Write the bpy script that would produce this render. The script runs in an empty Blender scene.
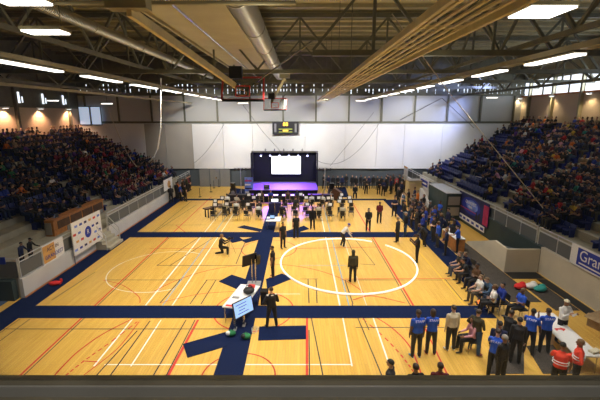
import bpy, bmesh, math, random
import numpy as np
from mathutils import Vector, Matrix, Euler

random.seed(7)
C = bpy.context.scene.collection
R = math.radians
V = Vector
# ------------------------------------------------------------------ camera frame
FOC, HC = 380.0, 8.7
TH = math.atan(86 / 380.0)
CT, ST = math.cos(TH), math.sin(TH)

def ray(px, py):
    u = (px - 300) / FOC; v = (200 - py) / FOC
    return V((u, CT + ST * v, -ST + CT * v))
def g(px, py, z=0.0):
    d = ray(px, py); t = (z - HC) / d.z
    return V((d.x * t, d.y * t, z))
def onX(px, py, X):
    d = ray(px, py); t = X / d.x
    return V((X, d.y * t, HC + d.z * t))
def onY(px, py, Y):
    d = ray(px, py); t = Y / d.y
    return V((d.x * t, Y, HC + d.z * t))
def proj(p):
    x, y, z = p[0], p[1], p[2] - HC
    dep = y * CT - z * ST
    up = y * ST + z * CT
    if dep <= 0.1: return (-999, -999, dep)
    return (300 + FOC * x / dep, 200 - FOC * up / dep, dep)

# ------------------------------------------------------------------ materials
MATS = {}
def mat(name, col, rough=0.6, metal=0.0, noise=0.0, scale=8.0, emit=None, estr=0.0, spec=0.5, alpha=1.0):
    if name in MATS: return MATS[name]
    m = bpy.data.materials.new(name); m.use_nodes = True
    nt = m.node_tree; b = nt.nodes['Principled BSDF']
    b.inputs['Base Color'].default_value = (*col, 1)
    b.inputs['Roughness'].default_value = rough
    b.inputs['Metallic'].default_value = metal
    b.inputs['Specular IOR Level'].default_value = spec
    if noise > 0:
        tc = nt.nodes.new('ShaderNodeTexCoord')
        n = nt.nodes.new('ShaderNodeTexNoise'); n.inputs['Scale'].default_value = scale
        n.inputs['Detail'].default_value = 4
        nt.links.new(tc.outputs['Object'], n.inputs['Vector'])
        r = nt.nodes.new('ShaderNodeValToRGB')
        lo = [max(0, c * (1 - noise)) for c in col]; hi = [min(1, c * (1 + noise)) for c in col]
        r.color_ramp.elements[0].position = .3; r.color_ramp.elements[1].position = .7
        r.color_ramp.elements[0].color = (*lo, 1); r.color_ramp.elements[1].color = (*hi, 1)
        nt.links.new(n.outputs['Fac'], r.inputs['Fac'])
        nt.links.new(r.outputs['Color'], b.inputs['Base Color'])
    if emit:
        b.inputs['Emission Color'].default_value = (*emit, 1)
        b.inputs['Emission Strength'].default_value = estr
    MATS[name] = m
    return m

def wood_floor():
    m = bpy.data.materials.new('maple_floor'); m.use_nodes = True
    nt = m.node_tree; b = nt.nodes['Principled BSDF']; L = nt.links
    tc = nt.nodes.new('ShaderNodeTexCoord')
    mp = nt.nodes.new('ShaderNodeMapping'); mp.inputs['Rotation'].default_value = (0, 0, R(90))
    L.new(tc.outputs['Object'], mp.inputs['Vector'])
    br = nt.nodes.new('ShaderNodeTexBrick')
    br.inputs['Scale'].default_value = 1.0
    br.inputs['Brick Width'].default_value = 1.7; br.inputs['Row Height'].default_value = 0.11
    br.inputs['Mortar Size'].default_value = 0.004
    br.inputs['Color1'].default_value = (0.67, 0.40, 0.070, 1); br.inputs['Color2'].default_value = (0.73, 0.455, 0.095, 1)
    br.inputs['Mortar'].default_value = (0.5, 0.29, 0.09, 1)
    L.new(mp.outputs['Vector'], br.inputs['Vector'])
    mp2 = nt.nodes.new('ShaderNodeMapping'); mp2.inputs['Scale'].default_value = (5, .35, 1)
    L.new(tc.outputs['Object'], mp2.inputs['Vector'])
    n = nt.nodes.new('ShaderNodeTexNoise'); n.inputs['Scale'].default_value = 1.6; n.inputs['Detail'].default_value = 5
    L.new(mp2.outputs['Vector'], n.inputs['Vector'])
    mx = nt.nodes.new('ShaderNodeMixRGB'); mx.blend_type = 'OVERLAY'; mx.inputs['Fac'].default_value = .25
    L.new(br.outputs['Color'], mx.inputs['Color1']); L.new(n.outputs['Fac'], mx.inputs['Color2'])
    L.new(mx.outputs['Color'], b.inputs['Base Color'])
    b.inputs['Roughness'].default_value = .33; b.inputs['Specular IOR Level'].default_value = .35
    return m

def corrugated(name, col, axis='X', scale=2.0):
    m = bpy.data.materials.new(name); m.use_nodes = True
    nt = m.node_tree; b = nt.nodes['Principled BSDF']; L = nt.links
    tc = nt.nodes.new('ShaderNodeTexCoord')
    w = nt.nodes.new('ShaderNodeTexWave'); w.wave_type = 'BANDS'; w.bands_direction = axis
    w.inputs['Scale'].default_value = scale; w.inputs['Distortion'].default_value = 0
    L.new(tc.outputs['Object'], w.inputs['Vector'])
    bp = nt.nodes.new('ShaderNodeBump'); bp.inputs['Strength'].default_value = .8; bp.inputs['Distance'].default_value = .05
    L.new(w.outputs['Fac'], bp.inputs['Height']); L.new(bp.outputs['Normal'], b.inputs['Normal'])
    b.inputs['Base Color'].default_value = (*col, 1); b.inputs['Roughness'].default_value = .6
    return m

def objcol(name, rough=.8):
    m = bpy.data.materials.new(name); m.use_nodes = True
    nt = m.node_tree; b = nt.nodes['Principled BSDF']; L = nt.links
    oi = nt.nodes.new('ShaderNodeObjectInfo')
    tc = nt.nodes.new('ShaderNodeTexCoord')
    n = nt.nodes.new('ShaderNodeTexNoise'); n.inputs['Scale'].default_value = 9
    L.new(tc.outputs['Object'], n.inputs['Vector'])
    mx = nt.nodes.new('ShaderNodeMixRGB'); mx.blend_type = 'OVERLAY'; mx.inputs['Fac'].default_value = .25
    L.new(oi.outputs['Color'], mx.inputs['Color1']); L.new(n.outputs['Fac'], mx.inputs['Color2'])
    L.new(mx.outputs['Color'], b.inputs['Base Color'])
    b.inputs['Roughness'].default_value = rough
    return m

def randramp(name, cols, rough=.7):
    m = bpy.data.materials.new(name); m.use_nodes = True
    nt = m.node_tree; b = nt.nodes['Principled BSDF']; L = nt.links
    oi = nt.nodes.new('ShaderNodeObjectInfo')
    r = nt.nodes.new('ShaderNodeValToRGB'); r.color_ramp.interpolation = 'CONSTANT'
    e = r.color_ramp.elements
    while len(e) < len(cols): e.new(.5)
    for i, c in enumerate(cols):
        e[i].position = i / len(cols); e[i].color = (*c, 1)
    L.new(oi.outputs['Random'], r.inputs['Fac']); L.new(r.outputs['Color'], b.inputs['Base Color'])
    b.inputs['Roughness'].default_value = rough
    return m

M = {}
M['wood'] = wood_floor()
M['white_line'] = mat('white_paint', (.86, .84, .78), .5)
M['black_line'] = mat('black_paint', (.035, .03, .03), .5)
M['red_line'] = mat('red_paint', (.62, .03, .015), .5)
M['blue_line'] = mat('blue_paint', (.2, .38, .52), .5)
M['yellow_line'] = mat('yellow_paint', (.85, .55, .06), .5)
M['mat_blue'] = mat('navy_carpet', (.007, .014, .052), .95, noise=.25, scale=30, spec=.08)
M['mat_reflection_grey'] = mat('grey_carpet_reflection', (.075, .066, .058), .95, noise=.3, scale=25, spec=.1)  # serves real carpet and the painted-in window reflection alike
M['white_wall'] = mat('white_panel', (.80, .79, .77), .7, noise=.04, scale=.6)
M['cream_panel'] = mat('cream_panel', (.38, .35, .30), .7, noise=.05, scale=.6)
M['grey_dado'] = mat('slate_grey_wall', (.075, .09, .10), .7, noise=.1, scale=1)
M['grey_door'] = mat('grey_door_paint', (.20, .20, .19), .5, noise=.05, scale=2)
M['corr'] = corrugated('corrugated_steel', (.56, .56, .53), 'X', 3.2)
M['steel'] = mat('olive_steel', (.13, .125, .085), .55, .2, noise=.15, scale=2)
M['steel_light'] = mat('pale_steel', (.33, .30, .19), .5, .2, noise=.1, scale=3)
M['grille'] = mat('pale_grille_metal', (.72, .62, .36), .5, .1, noise=.1, scale=3)
M['deck'] = corrugated('roof_deck', (.44, .38, .19), 'Y', 1.6)
M['baffle'] = mat('olive_baffle', (.36, .31, .17), .8, noise=.1, scale=.7)
M['duct'] = corrugated('spiral_duct_metal', (.36, .33, .26), 'Y', 3.0)
M['duct'].node_tree.nodes['Principled BSDF'].inputs['Metallic'].default_value = .7
M['duct'].node_tree.nodes['Principled BSDF'].inputs['Roughness'].default_value = .35
M['concrete'] = mat('pale_concrete', (.44, .41, .32), .85, noise=.15, scale=1.2)
M['white_barrier'] = mat('white_barrier_paint', (.62, .62, .62), .6, noise=.06, scale=1)
M['beige_conc'] = mat('beige_concrete', (.60, .54, .42), .8, noise=.08, scale=1)
M['green_wall'] = mat('dark_green_wall', (.035, .055, .05), .7, noise=.15, scale=1)
M['tan_wall'] = mat('tan_wall', (.56, .44, .31), .8, noise=.05, scale=.5)
M['orange_trim'] = mat('orange_trim', (.55, .20, .05), .6)
M['rail'] = mat('grey_rail_metal', (.58, .59, .59), .45, .3)
M['rail_panel'] = mat('grey_mesh_panel', (.13, .14, .14), .6, .2)
M['seat'] = mat('blue_plastic', (.010, .020, .17), .4)
M['desk'] = mat('orange_oak', (.50, .20, .05), .5, noise=.25, scale=4)
M['desk_dark'] = mat('brown_wood', (.10, .045, .02), .5, noise=.25, scale=4)
M['black'] = mat('matt_black', (.012, .012, .013), .6)
M['black_gloss'] = mat('black_plastic', (.01, .01, .012), .25)
M['chrome'] = mat('chrome', (.6, .6, .6), .25, .9)
M['white'] = mat('white_laminate', (.75, .75, .75), .5)
M['grey'] = mat('mid_grey', (.25, .25, .25), .6)
M['drape'] = mat('black_drape', (.006, .006, .016), .95, noise=.3, scale=5)
M['stage_top'] = mat('stage_deck', (.13, .09, .26), .5, noise=.08, scale=2)
M['screen'] = mat('lit_screen', (.8, .8, .8), .5, emit=(.92, .96, 1), estr=1.6)
M['blue_screen'] = mat('lit_blue_screen', (.2, .4, .7), .4, emit=(.42, .62, 1), estr=.75)
M['lamp'] = mat('lamp_diffuser', (.9, .9, .9), .5, emit=(1, .96, .88), estr=2.6)
M['lamp_dim'] = mat('tube_diffuser', (.9, .9, .85), .5, emit=(1, .93, .78), estr=1.5)
M['daylight'] = mat('daylit_glass', (.8, .85, .95), .3, emit=(.82, .9, 1), estr=1.5)
M['daylight_dim'] = mat('daylit_frosted_glass', (.6, .7, .9), .3, emit=(.6, .75, 1), estr=.55)
M['red'] = mat('red_paint_metal', (.6, .035, .03), .5)
M['red_cloth'] = mat('red_cloth', (.65, .02, .02), .8)
M['white_cloth'] = mat('white_vinyl', (.78, .78, .80), .6)
M['banner_blue'] = mat('banner_blue', (.012, .035, .36), .6)
M['banner_navy'] = mat('banner_navy', (.012, .014, .10), .6, noise=.5, scale=1.5)
M['banner_pink'] = mat('banner_pink', (.45, .02, .10), .6, noise=.4, scale=2)
M['banner_sky'] = mat('banner_sky', (.15, .25, .75), .6, noise=.4, scale=2)
M['gold'] = mat('banner_gold', (.62, .34, .10), .6, noise=.2, scale=3)
M['amber'] = mat('amber_digits', (.9, .45, .05), .5, emit=(1, .55, .05), estr=3)
M['green_led'] = mat('olive_led', (.3, .35, .05), .5, emit=(.55, .6, .1), estr=.5)
M['spot_glow'] = mat('spot_lens', (.7, .7, 1), .3, emit=(.55, .55, 1), estr=5)
M['ring'] = mat('white_tape_added_glow', (.92, .91, .86), .5, emit=(1, .95, .8), estr=.45)  # tape is no lamp; emission adds its bright look
M['cable'] = mat('pale_cable', (.55, .5, .40), .6)
M['cable_dark'] = mat('dark_cable', (.06, .055, .05), .6)
M['green_bag'] = mat('green_fabric', (.02, .20, .07), .8)
M['window_frame'] = mat('grey_sill', (.26, .245, .215), .45, .2, noise=.08, scale=4)
M['window_frame_dark'] = mat('bronze_sill', (.13, .112, .075), .5, .2, noise=.2, scale=4)
M['near_wall'] = mat('dim_plaster', (.16, .15, .13), .8, noise=.2, scale=6)
M['plaid'] = mat('brown_card', (.36, .25, .13), .8, noise=.2, scale=4)
M['vest'] = mat('orange_red_vest', (.85, .07, .03), .7)
# people materials
SKINS = [(.50, .29, .20), (.42, .24, .16), (.30, .16, .10), (.55, .34, .25), (.12, .06, .04)]
M['skin_any'] = randramp('skin', SKINS, .55)
M['shirt'] = objcol('shirt_cloth')
M['trousers_any'] = randramp('trousers', [(.012, .012, .016), (.03, .03, .035), (.02, .035, .09), (.05, .07, .12), (.10, .085, .06), (.01, .01, .012)], .8)
M['trousers_black'] = mat('black_trousers', (.012, .012, .014), .8)
M['trousers_grey'] = mat('charcoal_trousers', (.035, .035, .036), .8)
M['trousers_jeans'] = mat('blue_jeans', (.03, .07, .15), .85, noise=.2, scale=20)
M['shoes_dark'] = mat('dark_shoes', (.02, .018, .018), .5)
M['shoes_white'] = mat('white_shoes', (.65, .65, .65), .5)
M['shoes_red'] = mat('red_shoes', (.30, .06, .04), .5)
M['shoes_blue'] = mat('blue_shoes', (.08, .25, .45), .5)
M['hair_any'] = randramp('hair', [(.008, .006, .005), (.025, .014, .008), (.05, .028, .015), (.012, .01, .01), (.16, .10, .05), (.25, .24, .23)], .6)
M['eye'] = mat('eyes', (.02, .015, .012), .3)
M['lips'] = mat('lips', (.30, .13, .09), .5)
M['cap_white'] = mat('cream_knit', (.72, .66, .50), .9)
M['cap_blue'] = mat('royal_blue_knit', (.015, .04, .40), .7)

# ------------------------------------------------------------------ mesh builder
class MB:
    def __init__(s): s.v = []; s.f = []; s.m = []
    def add(s, vs, fs, mi=0):
        o = len(s.v); s.v += [tuple(v) for v in vs]
        s.f += [tuple(i + o for i in f) for f in fs]; s.m += [mi] * len(fs)
        return s
    def box(s, c, d, rz=0.0, mi=0, mtx=None):
        cx, cy, cz = c; hx, hy, hz = d[0] / 2, d[1] / 2, d[2] / 2
        vs = []
        for x, y, z in ((-1, -1, -1), (1, -1, -1), (1, 1, -1), (-1, 1, -1), (-1, -1, 1), (1, -1, 1), (1, 1, 1), (-1, 1, 1)):
            p = V((x * hx, y * hy, z * hz))
            if mtx is not None: p = mtx @ p
            elif rz: p = Matrix.Rotation(rz, 3, 'Z') @ p
            vs.append((p.x + cx, p.y + cy, p.z + cz))
        return s.add(vs, [(0, 3, 2, 1), (4, 5, 6, 7), (0, 1, 5, 4), (1, 2, 6, 5), (2, 3, 7, 6), (3, 0, 4, 7)], mi)
    def bb(s, a, b, mi=0):
        return s.box([(a[i] + b[i]) / 2 for i in range(3)], [abs(b[i] - a[i]) for i in range(3)], mi=mi)
    def bar(s, p, q, w, h=None, mi=0, up=(0, 0, 1)):
        h = w if h is None else h
        p, q = V(p), V(q); d = q - p; L = d.length
        y = d.normalized(); u = V(up)
        if abs(y.dot(u)) > .98: u = V((1, 0, 0))
        x = y.cross(u).normalized(); z = x.cross(y)
        mt = Matrix((x, y, z)).transposed()
        return s.box((p + q) / 2, (w, L, h), mtx=mt, mi=mi)
    def tube(s, pts, r, n=8, mi=0):
        pts = [V(p) for p in pts]; vs = []; fs = []
        k = len(pts)
        for i, p in enumerate(pts):
            d = (pts[min(i + 1, k - 1)] - pts[max(i - 1, 0)]).normalized()
            u = V((0, 0, 1)) if abs(d.z) < .95 else V((1, 0, 0))
            a = d.cross(u).normalized(); b = a.cross(d)
            rr = r[i] if isinstance(r, (list, tuple)) else r
            for j in range(n):
                t = 2 * math.pi * j / n
                vs.append(p + a * math.cos(t) * rr + b * math.sin(t) * rr)
        for i in range(k - 1):
            for j in range(n):
                fs.append((i * n + j, i * n + (j + 1) % n, (i + 1) * n + (j + 1) % n, (i + 1) * n + j))
        fs.append(tuple(range(n))[::-1]); fs.append(tuple(range((k - 1) * n, k * n)))
        return s.add(vs, fs, mi)
    def prism(s, poly, z0, z1, mi=0):
        n = len(poly)
        vs = [(p[0], p[1], z0) for p in poly] + [(p[0], p[1], z1) for p in poly]
        fs = [tuple(range(n))[::-1], tuple(range(n, 2 * n))]
        for i in range(n): fs.append((i, (i + 1) % n, n + (i + 1) % n, n + i))
        return s.add(vs, fs, mi)
    def extr_y(s, prof, y0, y1, mi=0):       # profile in (x,z)
        n = len(prof)
        vs = [(p[0], y0, p[1]) for p in prof] + [(p[0], y1, p[1]) for p in prof]
        fs = [tuple(range(n)), tuple(range(n, 2 * n))[::-1]]
        for i in range(n): fs.append((i, n + i, n + (i + 1) % n, (i + 1) % n))
        return s.add(vs, fs, mi)
    def extr_x(s, prof, x0, x1, mi=0):       # profile in (y,z)
        n = len(prof)
        vs = [(x0, p[0], p[1]) for p in prof] + [(x1, p[0], p[1]) for p in prof]
        fs = [tuple(range(n)), tuple(range(n, 2 * n))[::-1]]
        for i in range(n): fs.append((i, n + i, n + (i + 1) % n, (i + 1) % n))
        return s.add(vs, fs, mi)
    def sph(s, c, r, nu=10, nv=6, mi=0):
        vs = []; fs = []
        rx, ry, rz = r if isinstance(r, (tuple, list)) else (r, r, r)
        for i in range(1, nv):
            ph = math.pi * i / nv
            for j in range(nu):
                t = 2 * math.pi * j / nu
                vs.append((c[0] + rx * math.sin(ph) * math.cos(t), c[1] + ry * math.sin(ph) * math.sin(t), c[2] + rz * math.cos(ph)))
        for i in range(nv - 2):
            for j in range(nu):
                fs.append((i * nu + j, (i + 1) * nu + j, (i + 1) * nu + (j + 1) % nu, i * nu + (j + 1) % nu))
        fs.append(tuple(range(nu))); fs.append(tuple(range((nv - 2) * nu, (nv - 1) * nu))[::-1])
        return s.add(vs, fs, mi)
    def mesh(s, name, mats):
        me = bpy.data.meshes.new(name); me.from_pydata(s.v, [], s.f)
        if not isinstance(mats, (list, tuple)): mats = [mats]
        for m in mats: me.materials.append(m)
        if len(mats) > 1: me.polygons.foreach_set('material_index', s.m)
        bm = bmesh.new(); bm.from_mesh(me); bmesh.ops.recalc_face_normals(bm, faces=bm.faces); bm.to_mesh(me); bm.free()
        return me
    def build(s, name, mats, parent=None, loc=(0, 0, 0), rz=0, smooth=False):
        me = s.mesh(name, mats)
        if smooth:
            me.polygons.foreach_set('use_smooth', [True] * len(me.polygons))
        return link(name, me, parent, loc, rz)

def link(name, data, parent=None, loc=(0, 0, 0), rz=0):
    o = bpy.data.objects.new(name, data); C.objects.link(o)
    o.location = loc; o.rotation_euler = (0, 0, rz)
    if parent: o.parent = parent
    return o
def tag(o, label, cat, group=None, kind=None):
    o['label'] = label; o['category'] = cat
    if group: o['group'] = group
    if kind: o['kind'] = kind
    return o
def thing(name, label, cat, loc=(0, 0, 0), rz=0, group=None):
    return tag(link(name, None, None, loc, rz), label, cat, group)
def struct(o):
    o['kind'] = 'structure'; return o
def clone(o, loc=None, rz=None, label=None):
    r = o.copy(); C.objects.link(r)
    if loc is not None: r.location = loc
    if rz is not None: r.rotation_euler = (0, 0, rz)
    if label: r['label'] = label
    for ch in list(o.children):
        c = ch.copy(); C.objects.link(c); c.parent = r
        for gch in list(ch.children):
            d = gch.copy(); C.objects.link(d); d.parent = c
    return r
ORD = ['first', 'second', 'third', 'fourth', 'fifth', 'sixth', 'seventh', 'eighth', 'ninth', 'tenth', 'eleventh', 'twelfth', 'thirteenth', 'fourteenth',
       'fifteenth', 'sixteenth', 'seventeenth', 'eighteenth', 'nineteenth', 'twentieth']
TENS = ['', '', 'twenty', 'thirty', 'forty', 'fifty', 'sixty', 'seventy']
def ordw(i):          # 0 -> first
    if i < 20: return ORD[i]
    n = i + 1
    if n % 10 == 0: return TENS[n // 10][:-1] + 'ieth'
    return TENS[n // 10] + '-' + ORD[n % 10 - 1]

def text(body, size, m, parent, mtx, name='lettering', ext=.004):
    cu = bpy.data.curves.new('t', 'FONT'); cu.body = body; cu.size = size; cu.align_x = 'CENTER'; cu.align_y = 'CENTER'; cu.extrude = ext
    o = bpy.data.objects.new('t', cu); C.objects.link(o)
    dg = bpy.context.evaluated_depsgraph_get()
    me = bpy.data.meshes.new_from_object(o.evaluated_get(dg)); bpy.data.objects.remove(o)
    me.materials.clear(); me.materials.append(m); me.name = name
    t = link(name, me, parent); t.matrix_local = mtx
    return t
def basis(xd, yd, loc):
    xd, yd = V(xd).normalized(), V(yd).normalized(); zd = xd.cross(yd)
    m = Matrix((xd, yd, zd)).transposed().to_4x4(); m.translation = V(loc); return m

# ------------------------------------------------------------------ floor
XL, XR = -13.5, 13.6
YW = 46.3
fl = MB()
fl.bb((XL - .4, 2.0, -.2), (XR + .4, YW + .3, 0), 0)
MI = dict(w=1, k=2, r=3, b=4, y=5)
lev = [0]
def wline(pts, c, w=.05, closed=False):
    lev[0] += 1
    z = .0015 + (lev[0] % 7) * .0004
    pts = [V((p[0], p[1], 0)) for p in pts]
    for a, b in zip(pts, pts[1:]):
        d = (b - a)
        if d.length < 1e-4: continue
        d.normalize(); n = V((-d.y, d.x, 0)) * w / 2
        e = d * w * .25
        fl.add([(a - n - e)[:2] + (z,), (a + n - e)[:2] + (z,), (b + n + e)[:2] + (z,), (b - n + e)[:2] + (z,)], [(0, 3, 2, 1)], MI[c])
def pline(p, q, c, w=.05):
    wline([g(*p), g(*q)], c, w)
def arc(cx, cy, r, a0, a1, c, w=.05, n=48, dash=False):
    P = [(cx + r * math.cos(R(a0 + (a1 - a0) * i / n)), cy + r * math.sin(R(a0 + (a1 - a0) * i / n))) for i in range(n + 1)]
    if dash:
        for i in range(0, n, 2): wline(P[i:i + 2], c, w)
    else: wline(P, c, w)
def ylines(X, y0, y1, c, w=.05): wline([(X, y0), (X, y1)], c, w)
def xlines(Y, x0, x1, c, w=.05): wline([(x0, Y), (x1, Y)], c, w)
# long lines, parallel to the hall
ylines(-7.2, 16.2, 37, 'w', .07); ylines(-6.4, 16.2, 36.5, 'b', .06); ylines(-5.95, 16.2, 36.5, 'w', .06)
ylines(-9.55, 11, 40, 'r', .08); ylines(-9.42, 11, 26, 'k', .045)
ylines(1.86, 16.2, 37, 'w', .07); ylines(2.28, 16.2, 36, 'b', .06)
ylines(5.28, 16.2, 39, 'r', .09); ylines(5.14, 16, 26, 'k', .045)
ylines(7.7, 16, 29, 'y', .07); ylines(3.1, 16.2, 26.2, 'w', .03)
ylines(-11.6, 16.2, 38, 'y', .05); ylines(-11.1, 27, 38, 'k', .045)
xlines(11.9, -6.95, 1.8, 'w', .05)
pline((132.5, 319), (94, 366), 'w', .06); pline((161, 320), (131, 366), 'w', .05); pline((342.5, 316), (352, 366), 'w', .05); pline((372.5, 316), (389, 364), 'w', .06)
pline((150, 321), (110, 376), 'k', .05); pline((137, 331), (96, 376), 'k', .05); pline((186, 320), (153, 376), 'k', .05)
pline((198, 320), (168, 376), 'r', .10); pline((195, 320), (166, 376), 'k', .045)
pline((30, 319), (0, 341), 'k', .04); pline((20, 319), (0, 333), 'k', .04)
pline((0, 329), (300, 329), 'k', .05); pline((356, 327.5), (452, 327.5), 'k', .05)
pline((307, 318), (307, 376), 'r', .09); pline((311, 316), (323, 376), 'k', .045); pline((309, 330), (309.5, 376), 'k', .045)
pline((352, 304), (382, 376), 'k', .045); pline((363, 317), (369, 330), 'k', .04)
pline((420, 318), (448, 376), 'r', .06)
pline((157, 265.5), (252, 265.5), 'k', .05); pline((300, 265.5), (346, 265.5), 'b', .045)
pline((157, 265.5), (204, 234), 'k', .05); pline((170, 265.5), (213, 238), 'k', .05); pline((236, 264), (246, 240), 'k', .05)
pline((105, 280), (182, 280), 'k', .045); pline((206, 280), (246, 280), 'k', .045); pline((180, 280), (160, 303), 'k', .05); pline((207, 280), (190, 304), 'k', .05); pline((216, 280), (201, 304), 'k', .05)
pline((340, 280), (472, 280), 'k', .045); pline((300, 279), (318, 279), 'k', .045); pline((308, 279), (309, 303), 'k', .05); pline((316, 279), (317, 303), 'k', .05); pline((345, 280), (353, 304), 'k', .05)
pline((350, 233), (375, 265), 'k', .04); pline((360, 264), (375, 265), 'k', .05); pline((344, 233), (358, 263), 'k', .045)
pline((150, 248.5), (243, 248.5), 'r', .05); pline((297, 248.5), (380, 247), 'r', .06); pline((345, 279), (450, 278.5), 'r', .06)
pline((160, 225), (205, 225), 'k', .045); pline((176, 225), (190, 236), 'r', .06)
pline((300, 294), (240, 294), 'w', .04); pline((445, 279), (462, 300), 'k', .04)
pline((150, 235), (196, 205), 'k', .045); pline((44, 299), (85, 270), 'k', .045); pline((52, 300), (95, 272), 'k', .045)
pline((83, 361), (97, 362), 'r', .05)
# marks of the circles and arcs
arc(-2.1, 11.3, 1.25, 0, 180, 'r', .055)
arc(-2.05, 23.8, 1.8, 0, 360, 'r', .06)
arc(-2.1, 15.8, 1.8, 0, 360, 'r', .06)
arc(-2.1, 15.6, 5.6, 20, 160, 'r', .05)
arc(-7.9, 20.4, 2.9, 60, 300, 'w', .05)
def pcurve(pts, c, w, dash=False):
    P = [g(*p) for p in pts]
    Q = []
    for i in range(len(P) - 1):
        p0, p1, p2, p3 = P[max(i - 1, 0)], P[i], P[i + 1], P[min(i + 2, len(P) - 1)]
        for k in range(8):
            t = k / 8
            Q.append(.5 * ((2 * p1) + (p2 - p0) * t + (2 * p0 - 5 * p1 + 4 * p2 - p3) * t * t + (3 * p1 - p0 - 3 * p2 + p3) * t ** 3))
    Q.append(P[-1])
    if dash:
        for i in range(0, len(Q) - 1, 2): wline(Q[i:i + 2], c, w)
    else: wline(Q, c, w)
pcurve([(132, 319), (103, 334), (80, 350), (66, 363), (54, 376)], 'r', .06)
pcurve([(137, 322), (108, 344), (84, 361), (65, 376)], 'r', .06, True)
pcurve([(139, 322), (118, 348), (84, 375)], 'r', .04)
pcurve([(372, 315), (392, 328), (410, 347), (422, 376)], 'r', .06)
pcurve([(358, 315), (385, 338), (405, 360), (416, 376)], 'r', .06, True)
pcurve([(103, 280), (122, 285), (138, 296), (140, 303)], 'r', .04)
pcurve([(160, 303), (200, 294), (245, 291)], 'r', .04)
pcurve([(353, 300), (372, 296), (405, 303)], 'r', .06)
floor = struct(fl.build('floor', [M['wood'], M['white_line'], M['black_line'], M['red_line'], M['blue_line'], M['yellow_line']]))

# ------------------------------------------------------------------ mats on the floor
def runner(poly, label, z=.012, m='mat_blue'):
    b = MB().prism([(p[0], p[1]) for p in poly], .004, z)
    c = V((sum(p[0] for p in poly) / len(poly), sum(p[1] for p in poly) / len(poly), 0))
    b.v = [(v[0] - c.x, v[1] - c.y, v[2]) for v in b.v]
    return tag(b.build('floor_mat', M[m], None, c), label, 'mat', 'mats laid on the sports floor')
def rect(x0, x1, y0, y1): return [(x0, y0), (x1, y0), (x1, y1), (x0, y1)]
runner(rect(-12.3, 8.6, 15.05, 16.15), 'long navy mat strip crossing the hall in front of the camera')
runner(rect(-12.3, 9.0, 26.2, 27.45), 'narrow navy mat strip crossing mid hall behind the kneeling photographer', .012)
runner(rect(-12.3, -3.0, 38.2, 39.0), 'thin navy mat strip left of the stage')
runner(rect(3.2, 9.0, 38.3, 39.0), 'thin navy mat strip right of the stage before the suited row')
runner(rect(XL + .05, -12.3, 11, 40), 'navy mat strip along the foot of the left white barrier', .016)
runner(rect(-2.95, -1.95, 10, 38.2), 'navy centre aisle mat leading from the camera to the stage', .02)
runner(rect(8.62, 9.9, 16.2, 38.5), 'navy mat strip along the right side of the court', .016)
Q = lambda *ps: [g(*p) for p in ps]
runner(Q((183, 344.5), (187.5, 358), (227, 346.5), (231, 331)), 'short slanted navy mat left of the aisle, nearest the camera', .028)
runner(Q((259.3, 326.7), (306, 325.7), (306, 339.3), (258, 340.7)), 'short navy mat on the wood right of the aisle, behind the black uniformed operator', .012)
runner(Q((219, 281.7), (238.5, 290), (249, 284), (247.5, 280), (231.7, 275)), 'slanted navy mat left of the aisle beside the black monitor', .028)
runner(Q((266, 279.5), (267, 289), (292.5, 278.7), (282, 273.8)), 'slanted navy mat right of the aisle beside the black monitor', .028)
runner(Q((237.5, 227.5), (260, 232), (262.5, 229.5), (244, 225.5)), 'short navy mat angled behind the mid hall strip', .028)
runner(Q((224, 237), (232.5, 243), (244, 240.5), (236, 235.5)), 'short navy mat beside the kneeling photographer', .032)
runner(Q((241, 240.5), (246, 243), (267, 238), (263, 235)), 'short navy mat joining the aisle in front of the mid hall strip', .028)
runner(Q((284, 232), (297, 233), (309, 229), (304, 226)), 'short navy mat right of the aisle by the two black clad people', .032)
runner(Q((328.5, 187.5), (327, 197.5), (349, 197.5), (345.5, 187)), 'wide blue grey mat right of the stage', .012, 'mat_blue')
runner(Q((234, 188), (224, 198.5), (240, 198.5), (251, 190)), 'wide blue grey mat left of the stage', .012, 'mat_blue')
runner(rect(9.95, 11.45, 16.5, 25.5), 'grey strip for painted glass reflection under the people by the right ramp', .02, 'mat_reflection_grey')  # sheet imitates a window reflection lying over this floor
runner(Q((497, 318), (490, 374), (524, 374), (524, 350)), 'dark grey sheet for painted glass reflection near the bottom right', .012, 'mat_reflection_grey')  # flat sheet carries the brownish glass reflection as colour
runner(Q((526, 346), (543, 374), (575, 374), (553, 345)), 'grey sheet for painted glass reflection beside the white table with the red arrow', .012, 'mat_reflection_grey')  # painted reflection continues here, past a strip of bare wood

# white ring on the court
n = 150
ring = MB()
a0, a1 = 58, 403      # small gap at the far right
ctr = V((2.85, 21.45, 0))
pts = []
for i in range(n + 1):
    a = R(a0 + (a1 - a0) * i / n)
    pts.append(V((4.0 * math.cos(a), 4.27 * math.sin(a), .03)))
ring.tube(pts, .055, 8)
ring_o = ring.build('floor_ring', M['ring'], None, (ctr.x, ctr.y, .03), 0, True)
tag(ring_o, 'white ring with added glow laid on the court around the two people', 'ring')

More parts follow.
